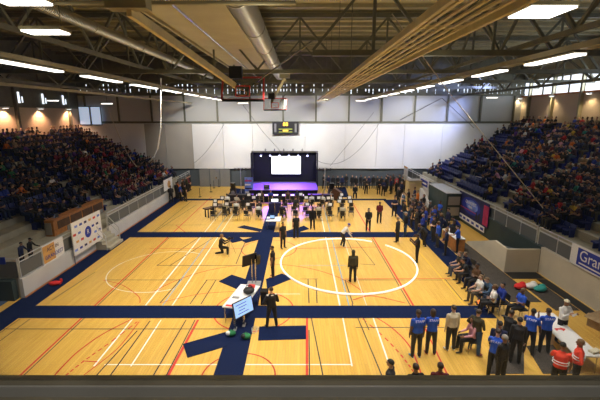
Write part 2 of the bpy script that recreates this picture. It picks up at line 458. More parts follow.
# ------------------------------------------------------------------ walls, roof
w = MB()
w.bb((-26.4, YW, 0), (26.4, YW + .3, 2.2), 0)
w.bb((-26.4, YW, 2.2), (26.4, YW + .3, 7.6), 1)
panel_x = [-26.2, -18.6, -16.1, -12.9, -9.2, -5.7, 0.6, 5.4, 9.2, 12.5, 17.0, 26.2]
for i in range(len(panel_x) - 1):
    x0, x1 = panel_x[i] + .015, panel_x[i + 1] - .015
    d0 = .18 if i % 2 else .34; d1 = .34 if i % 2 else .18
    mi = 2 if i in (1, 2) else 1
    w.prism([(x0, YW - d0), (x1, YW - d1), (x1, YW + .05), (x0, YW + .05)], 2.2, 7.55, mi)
w.bb((-26.4, YW - .1, 7.6), (26.4, YW + .3, 7.85), 3)
w.bb((-26.4, YW, 7.85), (26.4, YW + .3, 10.9), 4)
w.bb((-26.4, YW, 12.6), (26.4, YW + .3, 15.7), 3)
w.bb((-26.4, YW - .12, 10.8), (26.4, YW + .3, 11.0), 3)
for k in range(14): w.bb((-25.5 + k * 3.9, YW - .14, 7.85), (-25.3 + k * 3.9, YW, 10.8), 3)
struct(w.build('wall_far', [M['grey_dado'], M['white_wall'], M['cream_panel'], M['steel'], M['corr']]))
# clerestory windows of the far wall: glass behind irregular louvre fins
wf = MB(); wf.bb((-26.3, YW + .2, 11), (26.3, YW + .25, 12.6))
far_win = struct(wf.build('window_1', M['daylight']))
fin = MB(); x = -26.2
rnd = random.Random(3)
while x < 26.2:
    wd = rnd.choice([.25, .35, .6, .9, .45]); gp = rnd.choice([.07, .10, .14])
    x1 = min(x + wd, 26.2)
    fin.bb((x, YW + .02, 11), (x1, YW + .12, 12.6))
    za = rnd.choice([11.0, 11.15, 11.3]); zb_ = rnd.choice([11.75, 11.95, 12.1])
    if zb_ < 12.6: fin.bb((x1, YW + .02, zb_), (x1 + gp, YW + .12, 12.6))
    if za > 11: fin.bb((x1, YW + .02, 11), (x1 + gp, YW + .12, za))
    x = x1 + gp
fin.bb((-26.3, YW - .02, 11.2), (26.3, YW + .02, 11.27))
fin.build('louvre', M['steel'], far_win)
# far left corner windows
for k, (xa, xb) in enumerate(((-26.0, -24.8), (-24.6, -23.5))):
    wn = struct(MB().bb((xa, YW - .40, 7.5), (xb, YW - .36, 9.5)).build('window_%d' % (2 + k), M['daylight_dim']))
    fr = MB()
    for x0, x1, z0, z1 in ((xa - .06, xa, 7.4, 9.6), (xb, xb + .06, 7.4, 9.6), (xa, xb, 7.4, 7.5), (xa, xb, 9.5, 9.6)):
        fr.bb((x0, YW - .44, z0), (x1, YW - .34, z1))
    fr.build('window_frame', M['steel'], wn)
# grey double door, far left
d = struct(MB().bb((-12.3, YW - .42, 0.0), (-8.5, YW - .36, 2.15)).build('door_1', M['grey_door']))
dl = MB()
for xx in (-12.3, -11.05, -9.8, -8.55): dl.bb((xx, YW - .45, 0), (xx + .05, YW - .36, 2.15))
dl.build('door_seam', M['grey_dado'], d)
dh = MB().bb((-10.3, YW - .48, 1.0), (-10.15, YW - .42, 1.2)).build('door_handle', M['chrome'], d)
# side walls
wl = MB()
wl.bb((-26.5, 2, 0), (-26.2, YW + .3, 9.3), 0)
wl.bb((-26.5, 2, 9.3), (-26.2, YW + .3, 15.7), 1)
for k in range(3): wl.bb((-26.2, 27.6 + k * 8.2, 6.5), (-25.95, 27.9 + k * 8.2, 11.5), 1)
struct(wl.build('wall_left', [M['tan_wall'], M['steel']]))
for k in range(4):
    wn = MB()
    yy = 33.0 + k * 3.4
    wn.bb((-26.15, yy, 9.7), (-26.1, yy + .22, 10.7)).bb((-26.15, yy + .5, 9.75), (-26.1, yy + .6, 10.3))
    struct(wn.build('window_%d' % (6 + k), M['daylight']))
wr = MB()
wr.bb((26.2, 2, 0), (26.5, YW + .3, 10.7), 0)
wr.bb((26.2, 2, 12.4), (26.5, YW + .3, 15.7), 1)
wr.bb((26.0, 2, 10.6), (26.3, YW + .3, 10.75), 2)
for k in range(6): wr.bb((25.9, 24 + k * 4.1, 7), (26.2, 24.25 + k * 4.1, 12.4), 1)
struct(wr.build('wall_right', [M['tan_wall'], M['steel_light'], M['orange_trim']]))
wn = struct(MB().bb((26.4, 12, 10.75), (26.45, YW, 12.4)).build('window_4', M['daylight']))
mu = MB()
for k in range(17): mu.bb((26.3, 12 + k * 2.05, 10.75), (26.42, 12.12 + k * 2.05, 12.4))
mu.build('mullion', M['steel'], wn)
# roof
rf = MB().bb((-26.5, 1.2, 15.4), (26.5, YW + .3, 15.7))
struct(rf.build('ceiling', M['deck']))
# near wall with the viewing window (only its sill is in view)
nw = MB()
nw.bb((-26.5, .95, 0), (26.5, 1.24, 7.66), 0)
nw.bb((-26.5, .95, 10.5), (26.5, 1.24, 15.7), 0)
nw.bb((-26.5, .95, 7.66), (-3.4, 1.24, 10.5), 0); nw.bb((3.4, .95, 7.66), (26.5, 1.24, 10.5), 0)
struct(nw.build('wall_near', [M['near_wall']]))
sill = MB().bb((-3.4, 1.245, 7.60), (3.4, 1.30, 7.703), 0)
struct(sill.build('trim_1', M['window_frame_dark']))
struct(MB().bb((-3.4, 1.235, 7.66), (3.4, 1.245, 7.701), 0).build('trim_3', M['window_frame']))
struct(MB().bar((-3.4, 1.19, 7.672), (3.4, 1.19, 7.672), .03, .02).build('trim_4', M['window_frame_dark']))
gm = bpy.data.materials.new('viewing_glass'); gm.use_nodes = True
nt = gm.node_tree; nt.nodes.clear()
out = nt.nodes.new('ShaderNodeOutputMaterial'); mxs = nt.nodes.new('ShaderNodeMixShader'); tr_ = nt.nodes.new('ShaderNodeBsdfTransparent'); gl_ = nt.nodes.new('ShaderNodeBsdfGlossy'); lw = nt.nodes.new('ShaderNodeFresnel')
lw.inputs['IOR'].default_value = 1.3; gl_.inputs['Roughness'].default_value = .0
nt.links.new(lw.outputs[0], mxs.inputs[0]); nt.links.new(tr_.outputs[0], mxs.inputs[1]); nt.links.new(gl_.outputs[0], mxs.inputs[2]); nt.links.new(mxs.outputs[0], out.inputs[0])
struct(MB().bb((-3.4, 1.268, 7.703), (3.4, 1.276, 10.5)).build('window_5', gm))
# ------------------------------------------------------------------ roof steel
def truss(Y, label, x0=-26, x1=26, zb=11.5, zt=15.0, bay=2.75):
    t = thing('roof_truss', label, 'truss', (0, Y, zb), 0, 'steel trusses across the roof')
    MB().bar((x0, 0, 0), (x1, 0, 0), .22, .26).build('bottom_chord', M['steel'], t)
    MB().bar((x0, 0, zt - zb), (x1, 0, zt - zb), .22, .26).build('top_chord', M['steel'], t)
    nb = int((x1 - x0) / bay)
    b = (x1 - x0) / nb
    for i in range(nb):
        a, c = x0 + i * b, x0 + (i + 1) * b
        if i % 2 == 0: p, q = (a, 0, 0.1), (c, 0, zt - zb - .1)
        else: p, q = (a, 0, zt - zb - .1), (c, 0, 0.1)
        MB().bar(p, q, .13).build('web_member', M['steel'], t)
        if i % 2 == 1: MB().bar((a, 0, .1), (a, 0, zt - zb - .1), .11).build('web_member', M['steel'], t)
    return t
for i, (y, xa, xb_) in enumerate(((19.0, .6, 26), (27.0, -26, 26), (35.0, -26, 26), (43.0, -26, 26))):
    truss(y, 'steel cross truss under the roof deck, %s from the viewing window' % ordw(i), xa, xb_)
def ltruss(X, label, zb, zt, y0=4, y1=46):
    t = thing('lengthwise_truss', label, 'truss', (X, 0, zb), 0, 'lengthwise steel girders')
    MB().bar((0, y0, 0), (0, y1, 0), .16, .2).build('bottom_chord', M['steel'], t)
    MB().bar((0, y0, zt - zb), (0, y1, zt - zb), .16, .2).build('top_chord', M['steel'], t)
    nb = 15; b = (y1 - y0) / nb
    for i in range(nb):
        a, c = y0 + i * b, y0 + (i + 1) * b
        p, q = ((0, a, 0), (0, c, zt - zb)) if i % 2 == 0 else ((0, a, zt - zb), (0, c, 0))
        MB().bar(p, q, .12).build('web_member', M['steel'], t)
ltruss(-10.6, 'lengthwise steel girder above the left light row', 11.75, 14.6)
ltruss(10.3, 'lengthwise steel girder above the right light row', 11.75, 14.6)
ltruss(19.5, 'lengthwise steel girder over the right stand', 10.9, 12.6)
ltruss(-19.5, 'lengthwise steel girder over the left stand', 10.9, 12.6)
for i in range(22):        # purlins
    pass
pu = MB()
for i in range(26): pu.bb((-26, 4.2 + i * 1.65, 15.15), (26, 4.3 + i * 1.65, 15.38))
struct(pu.build('trim_2', M['steel_light']))
# bulkhead baffle, ducts, pipe
bf = MB().bb((-6.4, 5, 12.9), (-2.9, 42, 13.0)).bb((-6.45, 5, 12.75), (-6.35, 42, 13.1)).bb((-2.95, 5, 12.75), (-2.85, 42, 13.1))
tag(bf.build('ceiling_baffle', M['baffle']), 'long olive ceiling baffle left of the large duct', 'ceiling panel')
def duct(X, z, r, y0, y1, label):
    t = thing('ventilation_duct', label, 'duct', (X, 0, z))
    dt = MB().tube([(0, y0, 0), (0, y1, 0)], r, 24).build('duct_tube', M['duct'], t, smooth=True)
    k = 0; y = y0 + 1.5
    while y < y1:
        MB().tube([(0, y, 0), (0, y + .12, 0)], r + .03, 24).build('duct_collar', M['duct'], dt); y += 5
    return t
duct(-2.1, 12.6, .5, 7, 41, 'large grey spiral duct along the middle of the roof')
duct(-8.9, 12.35, .22, 6, 40, 'slim spiral duct catching blue light on the left roof')
tag(MB().tube([(-4.3, 6, 12.3), (-4.3, 42, 12.3)], .045, 8).build('ceiling_pipe', M['chrome']), 'thin pipe running under the olive baffle', 'pipe')

# ladder-like grille walkway
gw = thing('ceiling_grille', 'long pale slatted grille tray hanging right of centre', 'grille', (0, 0, 10.1))
for xx in (1.86, 2.86):
    MB().bar((xx, 4.5, 0), (xx, 43, 0), .07, .12).build('side_rail', M['grille'], gw)
sl = MB()
for k in range(5): sl.bar((2.03 + k * .165, 4.5, 0), (2.03 + k * .165, 43, 0), .055, .03)
sl.build('slats', M['grille'], gw)
for k in range(20): MB().bar((1.86, 5 + k * 2, .05), (2.86, 5 + k * 2, .05), .09, .05).build('cross_bar', M['grille'], gw)
for k in range(7):
    y = 7 + k * 5.8
    MB().tube([(2.36, y, 0), (2.36, y, 5.1)], .02, 6).build('hanger_rod', M['steel'], gw)

tag(MB().tube([onY(40, 3, 11.5), onY(296, 3, 11.5)], .06, 8).build('ceiling_pipe', M['steel_light']), 'thin pale pipe crossing the top left of the roof', 'pipe')
# light rows
def light_row(X, z, y0, n, step, L, side):
    ch = tag(MB().bar((X, y0 - 1.0, z + .16), (X, y0 + n * step, z + .16), .36, .14).build('lighting_trunking', M['steel_light']),
             'pale trunking beam carrying the %s row of lights' % side, 'trunking')
    for i in range(n):
        y = y0 + i * step
        t = thing('ceiling_light', 'bright strip light in the %s row, %s from the viewing window' % (side, ordw(i)), 'ceiling light', (X, y, z), 0, 'strip lights in the %s row' % side)
        hs = MB().bb((-.17, 0, .03), (.17, L, .07)).build('housing', M['steel_light'], t)
        MB().bb((-.14, .03, -.02), (.14, L - .03, .03)).build('diffuser', M['lamp'], hs)
light_row(-7.9, 10.05, 6.0, 9, 4.25, 2.9, 'left')
light_row(6.5, 10.05, 5.9, 11, 3.4, 2.1, 'right')
for k, zz in enumerate((10.2,)):
    tag(MB().bar((-12.2, 6, 9.9), (-12.2, 44, 9.9), .22, .12).build('conduit_beam', M['steel_light']), 'thin pale beam running below the left light row', 'beam')
def panel_light(px, py, z, label, w=1.15, l=1.3):
    p = g(px, py, z)
    t = thing('panel_light', label, 'ceiling light', p, 0, 'square fluorescent panel lights')
    hs = MB().bb((-w / 2, -l / 2, .03), (w / 2, l / 2, .12)).build('housing', M['steel_light'], t)
    for k in range(4):
        MB().bb((-w / 2 + .03 + k * (w - .03) / 4, -l / 2 + .04, -.02), (-w / 2 + (k + 1) * (w - .03) / 4, l / 2 - .04, .03)).build('tube', M['lamp'], hs)
    for sx in (-1, 1): MB().tube([(sx * w * .4, 0, .1), (sx * w * .4, 0, 15.2 - z)], .012, 6).build('hanger', M['steel'], t)
panel_light(23, 2, 11.2, 'fluorescent panel light at the top left corner', 1.1, .6)
panel_light(46, 32.5, 11.0, 'fluorescent panel light just below the top left one', 1.15, .6)
panel_light(541, 12.5, 11.2, 'four tube fluorescent panel light at upper right', 1.15, 1.15)
for px, py, lab in ((53, 100.5, 'small bright light over the left stand near its middle'), (107, 103.5, 'small bright light over the far end of left stand'),
                    (243, 103, 'small bright light below the nearer backboard'), (361, 100.5, 'small bright light above the far white wall right of centre'), (492, 97.5, 'small bright light near the right corner window')):
    p = onY(px, py, 38)
    t = thing('small_light', lab, 'ceiling light', p)
    MB().bb((-.5, -.2, .02), (.5, .2, .08)).build('housing', M['steel_light'], t)
    MB().bb((-.46, -.18, -.06), (.46, .18, .02)).build('diffuser', M['lamp'], t)
    MB().tube([(0, 0, .08), (0, 0, 15.2 - p.z)], .015, 6).build('hanger', M['steel'], t)

# basketball backstops folded under the roof
def backboard(c, w, h, beamtop, label, tilt=R(-25), brace=(4.2, 3.6, 0)):
    t = thing('basketball_backstop', label, 'basketball hoop', c)
    fr = MB(); hw, hh = w / 2, h / 2
    m3 = Matrix.Rotation(tilt, 3, 'X')
    def T(x, y, z): return m3 @ V((x, y, z))
    for p, q in (((-hw, 0, -hh), (hw, 0, -hh)), ((-hw, 0, hh), (hw, 0, hh)), ((-hw, 0, -hh), (-hw, 0, hh)), ((hw, 0, -hh), (hw, 0, hh))):
        fr.bar(T(*p), T(*q), .07)
    fr.build('frame', M['red'], t)
    gl = MB(); gl.box((0, 0, 0), (w - .08, .02, h - .08), mtx=m3); gl.build('board', M['board'], t)
    sq = MB()
    for p, q in (((-.3, -.03, -hh + .15), (.3, -.03, -hh + .15)), ((-.3, -.03, .1), (.3, -.03, .1)), ((-.3, -.03, -hh + .15), (-.3, -.03, .1)), ((.3, -.03, -hh + .15), (.3, -.03, .1))):
        sq.bar(T(*p), T(*q), .05)
    sq.build('target_square', M['red'], t)
    pad = MB(); pad.bar(T(-hw, 0, -hh - .04), T(hw, 0, -hh - .04), .06, .1); pad.build('edge_pad', M['black'], t)
    rim = MB(); rc_ = T(0, -.38, -hh + .12)
    rim.tube([rc_ + m3 @ V((.225 * math.cos(a * math.pi / 9), .225 * math.sin(a * math.pi / 9), 0)) for a in range(19)], .014, 6)
    rim.build('hoop_rim', M['orange_trim'], t)
    b = MB()
    top = V(beamtop) - V(c)
    b.bar(T(-.35, .15, .2), top, .12, .22); b.build('support_arm', M['grille'], t)
    MB().bar(T(.45, .15, .3), top + V(brace), .05).build('brace', M['steel'], t)
    MB().box(top + V((0, 0, .2)), (.9, .35, .35)).build('ceiling_bracket', M['steel_light'], t)
    MB().box(T(-.3, -.2, hh + .12), (.55, .35, .5)).build('winch_box', M['black'], t)
    return t
M['board'] = mat('clear_board', (.25, .26, .24), .3)
bd = M['board'].node_tree.nodes['Principled BSDF']; bd.inputs['Alpha'].default_value = .25
c1 = onY(243, 88.5, 17.2)
backboard(c1, 1.8, 1.05, onY(129, 11, 9.2), 'red framed basketball backboard folded up on an orange lit arm')
c2 = onY(275, 104, 33.5)
backboard(c2, 1.9, 1.05, c2 + V((.8, 1.2, 2.2)), 'smaller far basketball backboard hanging above the scoreboard', brace=(.9, .5, 0))

# cables
def sag(p, q, s, n=14):
    p, q = V(p), V(q)
    return [p.lerp(q, i / n) - V((0, 0, s * 4 * (i / n) * (1 - i / n))) for i in range(n + 1)]
def cable(pts, r, m, label): tag(MB().tube(pts, r, 6).build('hanging_cable', M[m], None, (0, 0, 0), 0, True), label, 'cable')
cable([onY(392, 14, 11), onY(447, 90, 14), onY(543, 208, 17.2)], .018, 'cable', 'pale straight rope slanting down across the right stand')
cable([onY(161, 78, 22), onY(161, 110, 22), onY(161, 128, 22), onY(158, 148, 22), onY(154, 157, 22), onY(149, 162, 22.4)], .035, 'white_cloth', 'white cable hanging down before the left stand')
cable(sag(onY(108, 108, 30), onY(137, 167, 30), .6), .022, 'cable', 'thin curved cable hanging over the left stand')
cable([onY(243, 105, 40), onY(263, 132, 42), onY(283, 154, 43.4)], .02, 'cable_dark', 'thin dark wire running down to the stage top')
cable(sag(onY(224, 124, 45), onY(194, 163, 45.4), .5), .02, 'cable_dark', 'thin dark wire curving down the left white panels')
cable(sag(onY(381, 120, 45), onY(316, 160, 45.2), 2.2), .02, 'cable_dark', 'long dark wire sagging across the right white panels')
cable([onY(374, 112, 44), onY(350, 142, 44.6), onY(330, 166, 44.8)], .02, 'cable_dark', 'straight dark wire crossing the right white panels')
cable([onY(400, 120, 46.0), onY(442, 98, 46.0)], .03, 'cable_dark', 'diagonal dark brace on the grey corrugated wall at right')
cable([onY(442, 98, 46.0), onY(474, 128, 45.7)], .03, 'cable_dark', 'descending diagonal brace near the right far corner')

# scoreboard
sb = thing('scoreboard', 'black scoreboard with amber digits above the stage', 'scoreboard', onY(285.5, 128, YW - .75))
sbc = MB().bb((-1.55, 0, -.72), (1.55, .2, .72)).build('case', M['black'], sb)
text('88', .62, M['amber'], sbc, basis((1, 0, 0), (0, 0, 1), (0, -.02, .42)), 'digits')
for sx in (-1, 1): MB().bb((sx * 1.2 - .12, -.03, -.5), (sx * 1.2 + .12, 0, .5)).build('side_panel', M['grey'], sbc)
MB().bb((-.8, -.03, -.18), (.8, 0, -.08)).bb((-.8, -.03, -.5), (.8, 0, -.42)).build('display_bar', M['green_led'], sbc)
MB().bb((-.3, -.03, -.36), (.3, 0, -.24)).build('display_bar', M['amber'], sbc)
MB().bb((-1.3, .2, -.1), (1.3, .405, .1)).build('wall_bracket', M['steel'], sb)

# ------------------------------------------------------------------ stands
LR = [(-14.8 - .85 * i, 1.35 + .40 * i) for i in range(13)]     # left rows (front edge x, floor z)
RR = [(14.9 + .85 * i, 1.85 + .44 * i) for i in range(13)]
def terrace(rows, sgn, zwalk, xw, xb, y0, y1):
    prof = [(xw, 0), (xw, zwalk)]
    pz = zwalk
    for x, z in rows:
        prof += [(x, pz), (x, z)]; pz = z
    prof += [(xb, pz), (xb, 0)]
    b = MB().extr_y(prof, y0, y1)
    return b
tl = terrace(LR, -1, 1.0, XL - .02, -25.9, 17.0, YW - .5)
tag(tl.build('grandstand', M['concrete']), 'stepped concrete grandstand terrace on the left', 'grandstand')
tr = terrace(RR, 1, 1.5, XR + .02, 25.86, 8.0, YW - .5)
tag(tr.build('grandstand', M['concrete']), 'stepped concrete grandstand terrace on the right', 'grandstand')
# barrier walls (front)
def barrier(x, y0, y1, h, m, nm, trim=True):
    b = MB().bb((x - .1, y0, 0), (x + .1, y1, h), 0)
    if trim: b.bb((x + .1, y0, 0), (x + .13, y1, .09), 1)
    return struct(b.build(nm, [M[m], M['orange_trim']]))
barrier(XL + .1, 16.9, 23.5, 1.0, 'white_barrier', 'wall_left_front')
barrier(XL + .1, 25.4, 37.4, 1.0, 'white_barrier', 'wall_left_middle')
barrier(XL + .1, 40.6, YW - .5, 1.0, 'green_wall', 'wall_left_back')
b = MB().bb((XR - .2, 7, 0), (XR, 20, 1.5), 0).bb((XR - .2, 25.0, 0), (XR, 35, 1.5), 1).bb((12.5, 35, 0), (12.7, YW - .5, 1.55), 3).bb((12.7, 35, 1.3), (XR, YW - .5, 1.5), 3).bb((12.5, 35, 0), (XR, 35.2, 1.5), 3).bb((XR - .2, 20, 0), (XR, 25, 1.5), 1)
struct(b.build('wall_right_front', [M['beige_conc'], M['green_wall'], M['black'], M['white_barrier']]))
# ramp block at the right: side wall slopes down to the far end
rb = MB().extr_x([(20.12, 0), (20.12, 1.36), (21.4, 1.42), (25, .12), (25, 0)], 11.5, 11.64, 0)
rb.bb((11.5, 20, 0), (XR - .22, 20.12, 1.36), 0)
tag(rb.build('ramp_wall', [M['beige_conc']]), 'beige concrete ramp walls jutting from the right stand', 'ramp')
tag(MB().extr_x([(20.15, 0), (20.15, 1.0), (25, .05), (25, 0)], 11.66, XR - .24).build('ramp', M['grey_dado']), 'dark sloping ramp behind the beige ramp walls', 'ramp')
runner(rect(11.5, XR - .3, 19.1, 19.98), 'black mat strip at the foot of the beige ramp wall', .012, 'black')
runner(rect(12.75, XR - .3, 11, 19.05), 'black mat strip along the foot of the near right barrier', .012, 'black')
runner(rect(11.6, 12.7, 15.7, 18.5), 'grey carpet piece below the beige ramp wall', .014, 'mat_reflection_grey')
# dark green vestibule block with two cream panes
vb = thing('vestibule', 'dark green block with two cream window panes below the right stand', 'vestibule', (12.1, 30.6, 0))
vbb = MB().bb((0, 0, 0), (1.28, 4.4, 2.3)).build('body', M['green_wall'], vb)
for z0 in (.45, 1.35): MB().bb((.15, -.03, z0), (1.1, 0, z0 + .7)).build('window_pane', M['cream_panel'], vbb)
MB().bb((-.03, -.03, 2.3), (1.28, 4.43, 2.36)).build('coping', M['rail'], vb)
st = MB().extr_x([(31.6, 0), (32.0, .3), (35.6, 1.75), (36.0, 1.75), (36.0, 0)], 11.55, 11.75)
tag(st.build('stair_wall', M['white_barrier']), 'white sloping stair wall beside the dark green block', 'stair wall')
cb = thing('cream_booth', 'cream doorway booth at the far end of the right stand', 'booth', (11.6, 38.6, 0))
MB().bb((-.55, -.6, 0), (.75, .6, 2.05)).build('body', M['cream_y'] if 'cream_y' in M else mat('cream_yellow', (.62, .52, .28), .7), cb)
MB().bb((-.4, -.63, 0), (.2, -.6, 1.8)).build('door', M['tan_wall'], cb)
MB().bb((-.62, -.66, 2.05), (.82, .66, 2.12)).build('roof', M['cream_panel'], cb)
# stairs in the left barrier opening
sm = MB()
for k in range(5): sm.bb((XL + .2 - .26 * (k + 1) + .9, 23.55, 0), (XL + .2 - .26 * k + .9, 25.35, .2 * (5 - k) if False else .2 * (k + 1) - .02))
tag(sm.build('stairs', M['concrete']), 'short concrete stairs in the gap of the left barrier', 'stairs')

def railing(x, y0, y1, zb, label, panel=True, h=1.0, step=1.7, m='rail_panel'):
    t = thing('railing', label, 'railing', (x, y0, zb))
    L = y1 - y0
    for hh in ((h, .8 * h) if panel else (h, .66 * h, .33 * h)):
        MB().tube([(0, 0, hh), (0, L, hh)], .03, 8).build('rail', M['rail'], t)
    n = max(1, round(L / step))
    for i in range(n + 1): MB().tube([(0, i * L / n, 0), (0, i * L / n, h)], .028, 8).build('post', M['rail'], t)
    if panel:
        for i in range(n): MB().bb((-.012, i * L / n + .05, .06), (.012, (i + 1) * L / n - .05, .74 * h)).build('infill_panel', M[m], t)
    return t
railing(XL + .1, 17.0, 23.4, 1.0, 'grey panelled railing on the nearest left barrier')
railing(XL + .1, 25.5, 37.3, 1.0, 'grey panelled railing on the long left barrier')
railing(XL + .1, 40.7, 45.6, 1.0, 'green grey railing at the far end of the left stand')
railing(XR - .1, 11.0, 20.5, 1.5, 'dark panelled railing on the nearest right barrier')
railing(XR - .1, 20.7, 30.3, 1.5, 'grey panelled railing on the middle right barrier')
railing(XR - .1, 30.6, 34.8, 1.5, 'grey railing above the dark green block')
railing(12.6, 35.2, 45.6, 1.55, 'grey panelled railing at the far end of the right stand')
# stair rail at the left gap, and near corner box
t = thing('stair_railing', 'grey stair handrail in front of the sponsor backdrop', 'railing', (XL + .9, 23.5, 0))
for y in (0, 1.85):
    MB().tube([(0, y, 0), (0, y, 1.0)], .028, 8).build('post', M['rail'], t)
    MB().tube([(-.8, y, .95), (-.8, y, 1.95)], .028, 8).build('post', M['rail'], t)
    MB().tube([(0, y, 1.0), (-.8, y, 1.95)], .028, 8).build('handrail', M['rail'], t)
    MB().tube([(0, y, .6), (-.8, y, 1.5)], .022, 8).build('handrail', M['rail'], t)
t = thing('corner_railing', 'grey panelled railing across the near end of the left stand', 'railing', (XL + .05, 16.95, 1.0))
MB().tube([(0, 0, 1), (-3, 0, 1)], .03, 8).build('rail', M['rail'], t)
MB().bb((-3, -.012, .05), (-.05, .012, .85)).build('infill_panel', M['rail_panel'], t)
for k in range(3): MB().tube([(-1.5 * k, 0, 0), (-1.5 * k, 0, 1)], .028, 8).build('post', M['rail'], t)
sg = thing('small_sign', 'small blue and white sign on the near corner railing', 'sign', (XL - .75, 16.9, 1.9))
MB().bb((-.3, -.02, -.15), (.3, .02, .2)).build('board', M['banner_blue'], sg)
MB().bb((-.2, -.03, -.02), (.05, -.02, .12)).build('white_mark', M['white_cloth'], sg)
struct(MB().bb((-26.2, 16.6, 0), (XL - .1, 16.9, 1.0)).build('wall_left_end', M['green_wall']))

# ------------------------------------------------------------------ banners
UX = (0, 1, 0)
def hang(name, label, x, y0, y1, z0, z1, face, m):
    """thin board hanging in the plane x = const, facing +x (left stand) or -x (right stand)"""
    t = thing(name, label, 'banner', (x, (y0 + y1) / 2, z0))
    return MB().bb((-.015, -(y1 - y0) / 2, 0), (.015, (y1 - y0) / 2, z1 - z0)).build('sheet', M[m], t)
def face_m(face, y, z, off=.022):
    # text frame: right-reading for a viewer on the court
    if face > 0: return basis((0, 1, 0), (0, 0, 1), (off, y, z))
    return basis((0, -1, 0), (0, 0, 1), (-off, y, z))
# right: nearest big banner
bn = hang('banner', 'white banner with blue field lettered in white on the nearest right railing', XR - .28, 12.5, 17.65, 1.58, 2.58, -1, 'white_cloth')
MB().bb((-.02, -2.55, .08), (-.015, 2.12, .92)).build('blue_field', M['banner_blue'], bn)
text('Grandest', .72, M['white_cloth'], bn, face_m(-1, .62, .58), 'lettering')
MB().bb((-.024, -2.4, .17), (-.02, 1.95, .24)).build('underline', M['white_cloth'], bn)
# right: dark blue event banner
bn = hang('event_banner', 'large dark blue event banner with pink glow and white lettering below right stand', XR - .28, 25.9, 31.0, .75, 2.5, -1, 'banner_navy')
def blob(parent, m, y, z, ry, rz, off=-.02, name='print'):
    b = MB(); n = 20
    b.add([(off, y + ry * math.cos(2 * math.pi * k / n), z + rz * math.sin(2 * math.pi * k / n)) for k in range(n)], [tuple(range(n))])
    return b.build(name, M[m], parent)
blob(bn, 'banner_blue', .3, .95, 1.6, .65, -.017, 'glow_print'); blob(bn, 'banner_sky', .1, 1.0, 1.0, .42, -.019, 'glow_print')
MB().bb((-.02, -2.52, .1), (-.016, -1.75, 1.55)).build('pink_field', M['banner_pink'], bn)
text('GRANDEST', .36, M['white_cloth'], bn, face_m(-1, .35, 1.15), 'lettering'); text('FINAL', .26, M['white_cloth'], bn, face_m(-1, .35, .85), 'lettering')
MB().bb((-.021, -.6, .55), (-.017, 2.4, .6)).build('red_line', M['red'], bn)
for yy in (-.75, -1.15):
    MB().bb((-.025, yy - .12, .15), (-.021, yy + .12, .55)).bb((-.025, yy - .07, .55), (-.021, yy + .07, .72)).build('figure_silhouette', M['black'], bn)
bn = hang('sponsor_strip', 'white sponsor strip with small blue marks under the dark event banner', XR - .3, 26.3, 31.2, .3, .72, -1, 'white_cloth')
for k, yy in enumerate((-2.1, -1.4, -.6, .2, .9, 1.6)):
    MB().bb((-.02, yy - .22, .12), (-.015, yy + .22, .3)).build('blue_mark', M['banner_blue'], bn)
bn = hang('banner', 'blue and white banner on the far right railing', 12.46, 36.2, 39.0, 1.45, 2.4, -1, 'white_cloth')
MB().bb((-.02, -1.1, .2), (-.015, 1.1, .8)).build('blue_field', M['banner_blue'], bn)
MB().bb((-.022, -.8, .4), (-.02, .8, .55)).build('white_stripe', M['white_cloth'], bn)
bn = hang('notice_board', 'small yellow and white notice at the far end of the right railing', 12.46, 43.6, 45.2, 1.6, 2.7, -1, 'white_cloth')
MB().bb((-.03, -.7, .9), (-.015, .7, 1.1)).build('yellow_edge', M['gold'], bn)
# left banners
bn = hang('hand_painted_banner', 'gold and white hand lettered banner tied on the left railing', XL + .15, 18.6, 20.35, 1.0, 2.0, 1, 'white_cloth')
MB().bb((.015, -.87, .04), (.018, .1, .96)).build('gold_field', M['gold'], bn)
text('ACT IN', .30, M['banner_navy'], bn, face_m(1, -.05, .7), 'lettering'); text('GRANDEST', .30, M['banner_blue'], bn, face_m(1, .02, .3), 'lettering')
bn = hang('banner', 'white banner with gold emblem at the far left railing', XL + .26, 36.3, 38.8, 1.3, 2.4, 1, 'white_cloth')
blob(bn, 'gold', .2, .5, .45, .38, .02, 'emblem')
# sponsor backdrop
bd_ = thing('sponsor_backdrop', 'white sponsor backdrop with coloured logos and round blue emblem on left barrier', 'backdrop', (XL + .36, 22.5, .62))
bpan = MB().bb((-.03, -1.6, 0), (.03, 1.6, 1.95)).build('panel', M['white_cloth'], bd_)
cols = ['red', 'banner_blue', 'gold', 'banner_sky', 'banner_navy']
k = 0
for r_ in range(4):
    for c_ in range(6):
        y = -1.3 + c_ * .5 + (.12 if r_ % 2 else -.1); z = .28 + r_ * .46
        if abs(y) < .45 and .5 < z < 1.4: continue
        k += 1
        MB().bb((.03, y - .14, z - .07), (.034, y + .14, z + .07)).build('logo_mark', M[cols[(k * 3 + r_) % 5]], bpan)
b = MB(); n = 24
b.add([(.035, .36 * math.cos(2 * math.pi * i / n), .98 + .36 * math.sin(2 * math.pi * i / n)) for i in range(n)], [tuple(range(n))]); b.build('round_emblem', M['banner_blue'], bpan)
text('R', .42, M['white_cloth'], bpan, face_m(1, 0, .98, .038), 'emblem_letter')
for y in (-1.55, 1.55): MB().tube([(-.06, y, -.6), (-.06, y, 1.9)], .025, 6).build('pole', M['chrome'], bd_)
# white placard held in the right stand is added with the crowd

